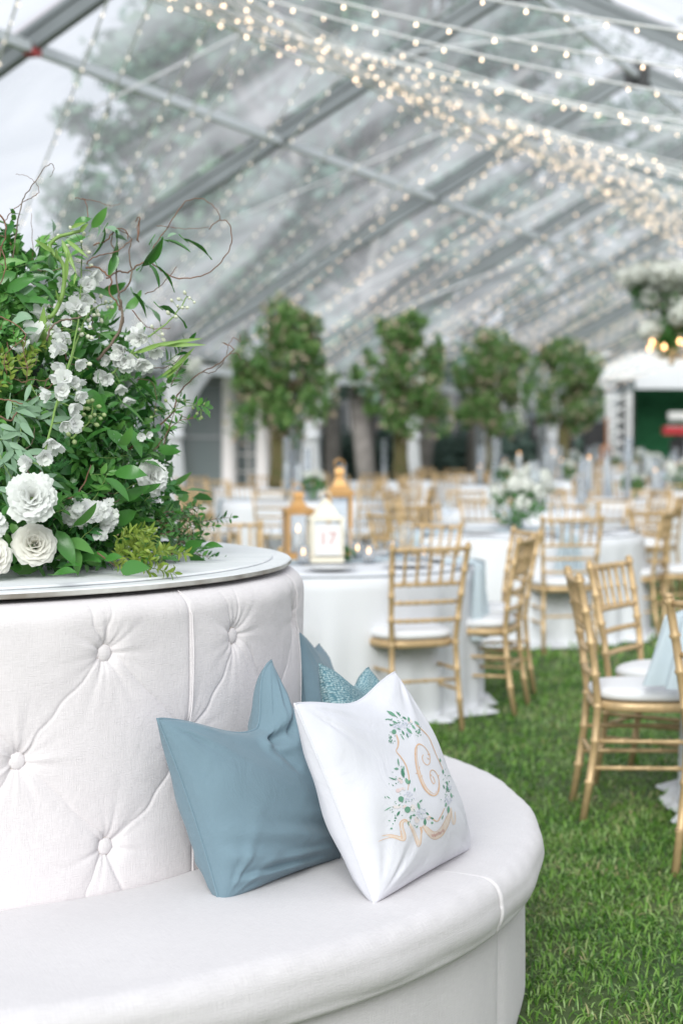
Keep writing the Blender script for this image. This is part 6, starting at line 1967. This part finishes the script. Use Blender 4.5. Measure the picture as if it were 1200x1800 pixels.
# keyboard on its stand
kb = at(1190, 775, Y=46.2)
ke = empty('stage_keyboard', (kb.x, 46.2, lz(832)), 0, 'red stage keyboard on a black stand in front of the green backdrop', 'keyboard')
kz = lz(764, 46.2) - ke.location.z
m = MB(); m.box(-.40, .75, -.2, .2, kz, kz + .22); m.build('body', M['red'], ke, False)
m = MB(); m.box(-.32, .70, -.16, .1, kz + .221, kz + .24)
m.build('keys', M['white'], ke, False)
m = MB(); m.box(-.25, .6, -.05, .12, kz + .40, kz + .62); m.build('music_sheet', M['paper'], ke, False)
m = MB(); m.bar((-.2, 0, kz + .24), (-.2, .05, kz + .42), .03, .03); m.bar((.5, 0, kz + .24), (.5, .05, kz + .42), .03, .03); m.build('sheet_rest', M['black'], ke, False)
for s in (-1, 1):
    m = MB(); m.bar((-.15 * s + .15, 0, kz), (.45 * s + .15, 0, 0), .14, .14); m.build('stand_leg', M['black'], ke, False)
m = MB(); m.box(-.15, .6, .1, .35, 0, kz - .1); m.build('pedal_case', M['black'], ke, False)
for x, r0, h, lab in ((1113, .16, .62, 'wide white candle vase left of its taller neighbour before the stage'), (1141, .22, .78, 'wider white candle vase nearest the green backdrop')):
    q = at(x, 862, Y=25.5); candle_cylinder((q.x, q.y, .775), r0 * .62, h * .55, h * .48, lab)

# hanging flowers with chandelier
q = at(1180, 532, Y=25.0)
hf = empty('hanging_flowers', (q.x, 25.0, q.z), 0, 'large hanging cloud of white blossom and greenery under the ridge', 'hanging flowers')
r_ = np.random.default_rng(77)
Vs = []
for i in range(66):
    a = r_.uniform(0, 2 * PI); rr = .72 * math.sqrt(r_.uniform(0, 1)); z = .36 + .22 * r_.uniform(-1, 1) * (1 - rr)
    if i % 4 == 0: z -= r_.uniform(.2, .75); rr *= .6
    Vs.append(petal_ball(r_, (rr * math.cos(a), rr * math.sin(a), z), .16, 110, .04))
V = np.concatenate(Vs); np_mesh('blossom', V, np.arange(len(V)).reshape(-1, 4), M['petal'], hf, stuff=True)
V, Fq = leafcloud(r_, np.array([[0, 0, .05], [.1, 0, -.25], [-.1, 0, -.5], [.35, 0, .1], [-.35, 0, .1], [0, 0, -.4]], float), np.array([[.5, .5, .2], [.25, .25, .3], [.16, .16, .3], [.25, .25, .25], [.25, .25, .25], [.2, .2, .35]]), 2600, .045, .1)
np_mesh('foliage', V, Fq, M['leaf_a'], hf, stuff=True)
m = MB()
for dx in (-.3, .3): m.tube([(dx, 0, .35), (dx * .4, 0, Z_B - q.z + .05)], .012, 5)
m.build('hanging_wire', M['metal'], hf)
ch = empty('chandelier', (q.x, 25.0, q.z - .62), 0, 'small glowing gold chandelier under the hanging flowers', 'chandelier')
m = MB(); m.tube([(0, 0, .3), (0, 0, -.25)], .02, 6); m.lathe([(.001, -.3), (.05, -.27), (.03, -.2), (.06, -.1), (.02, 0)], 10); m.build('stem', M['gold'], ch)
for i in range(9):
    a = i * 2 * PI / 9
    m = MB(); m.tube([(0, 0, -.1), (.16 * math.cos(a), .16 * math.sin(a), -.2), (.32 * math.cos(a), .32 * math.sin(a), -.1 + .08 * (i % 2))], .010, 5); arm = m.build('arm', M['gold'], ch)
    m = MB(); m.lathe([(.001, 0), (.028, .02), (.024, .05), (.001, .09)], 8, Matrix.Translation((.32 * math.cos(a), .32 * math.sin(a), -.08 + .08 * (i % 2)))); m.build('bulb', M['bulb_hot'], arm)
# white flower tufts on top of the drapes
for k, (t, lab) in enumerate(((22.6, 'nearest drape'), (27.6, 'second drape'), (32.6, 'third drape'), (37.6, 'fourth drape'))):
    q = tp(t, P_L - .45, Z_E - .35)
    flower_dome(tuple(q), .26, 'white flower and fern cluster tied at the top of the ' + lab, 300 + k, 'flowers', vase=False, group='flower clusters on the tent legs')
bpy.context.view_layer.update()
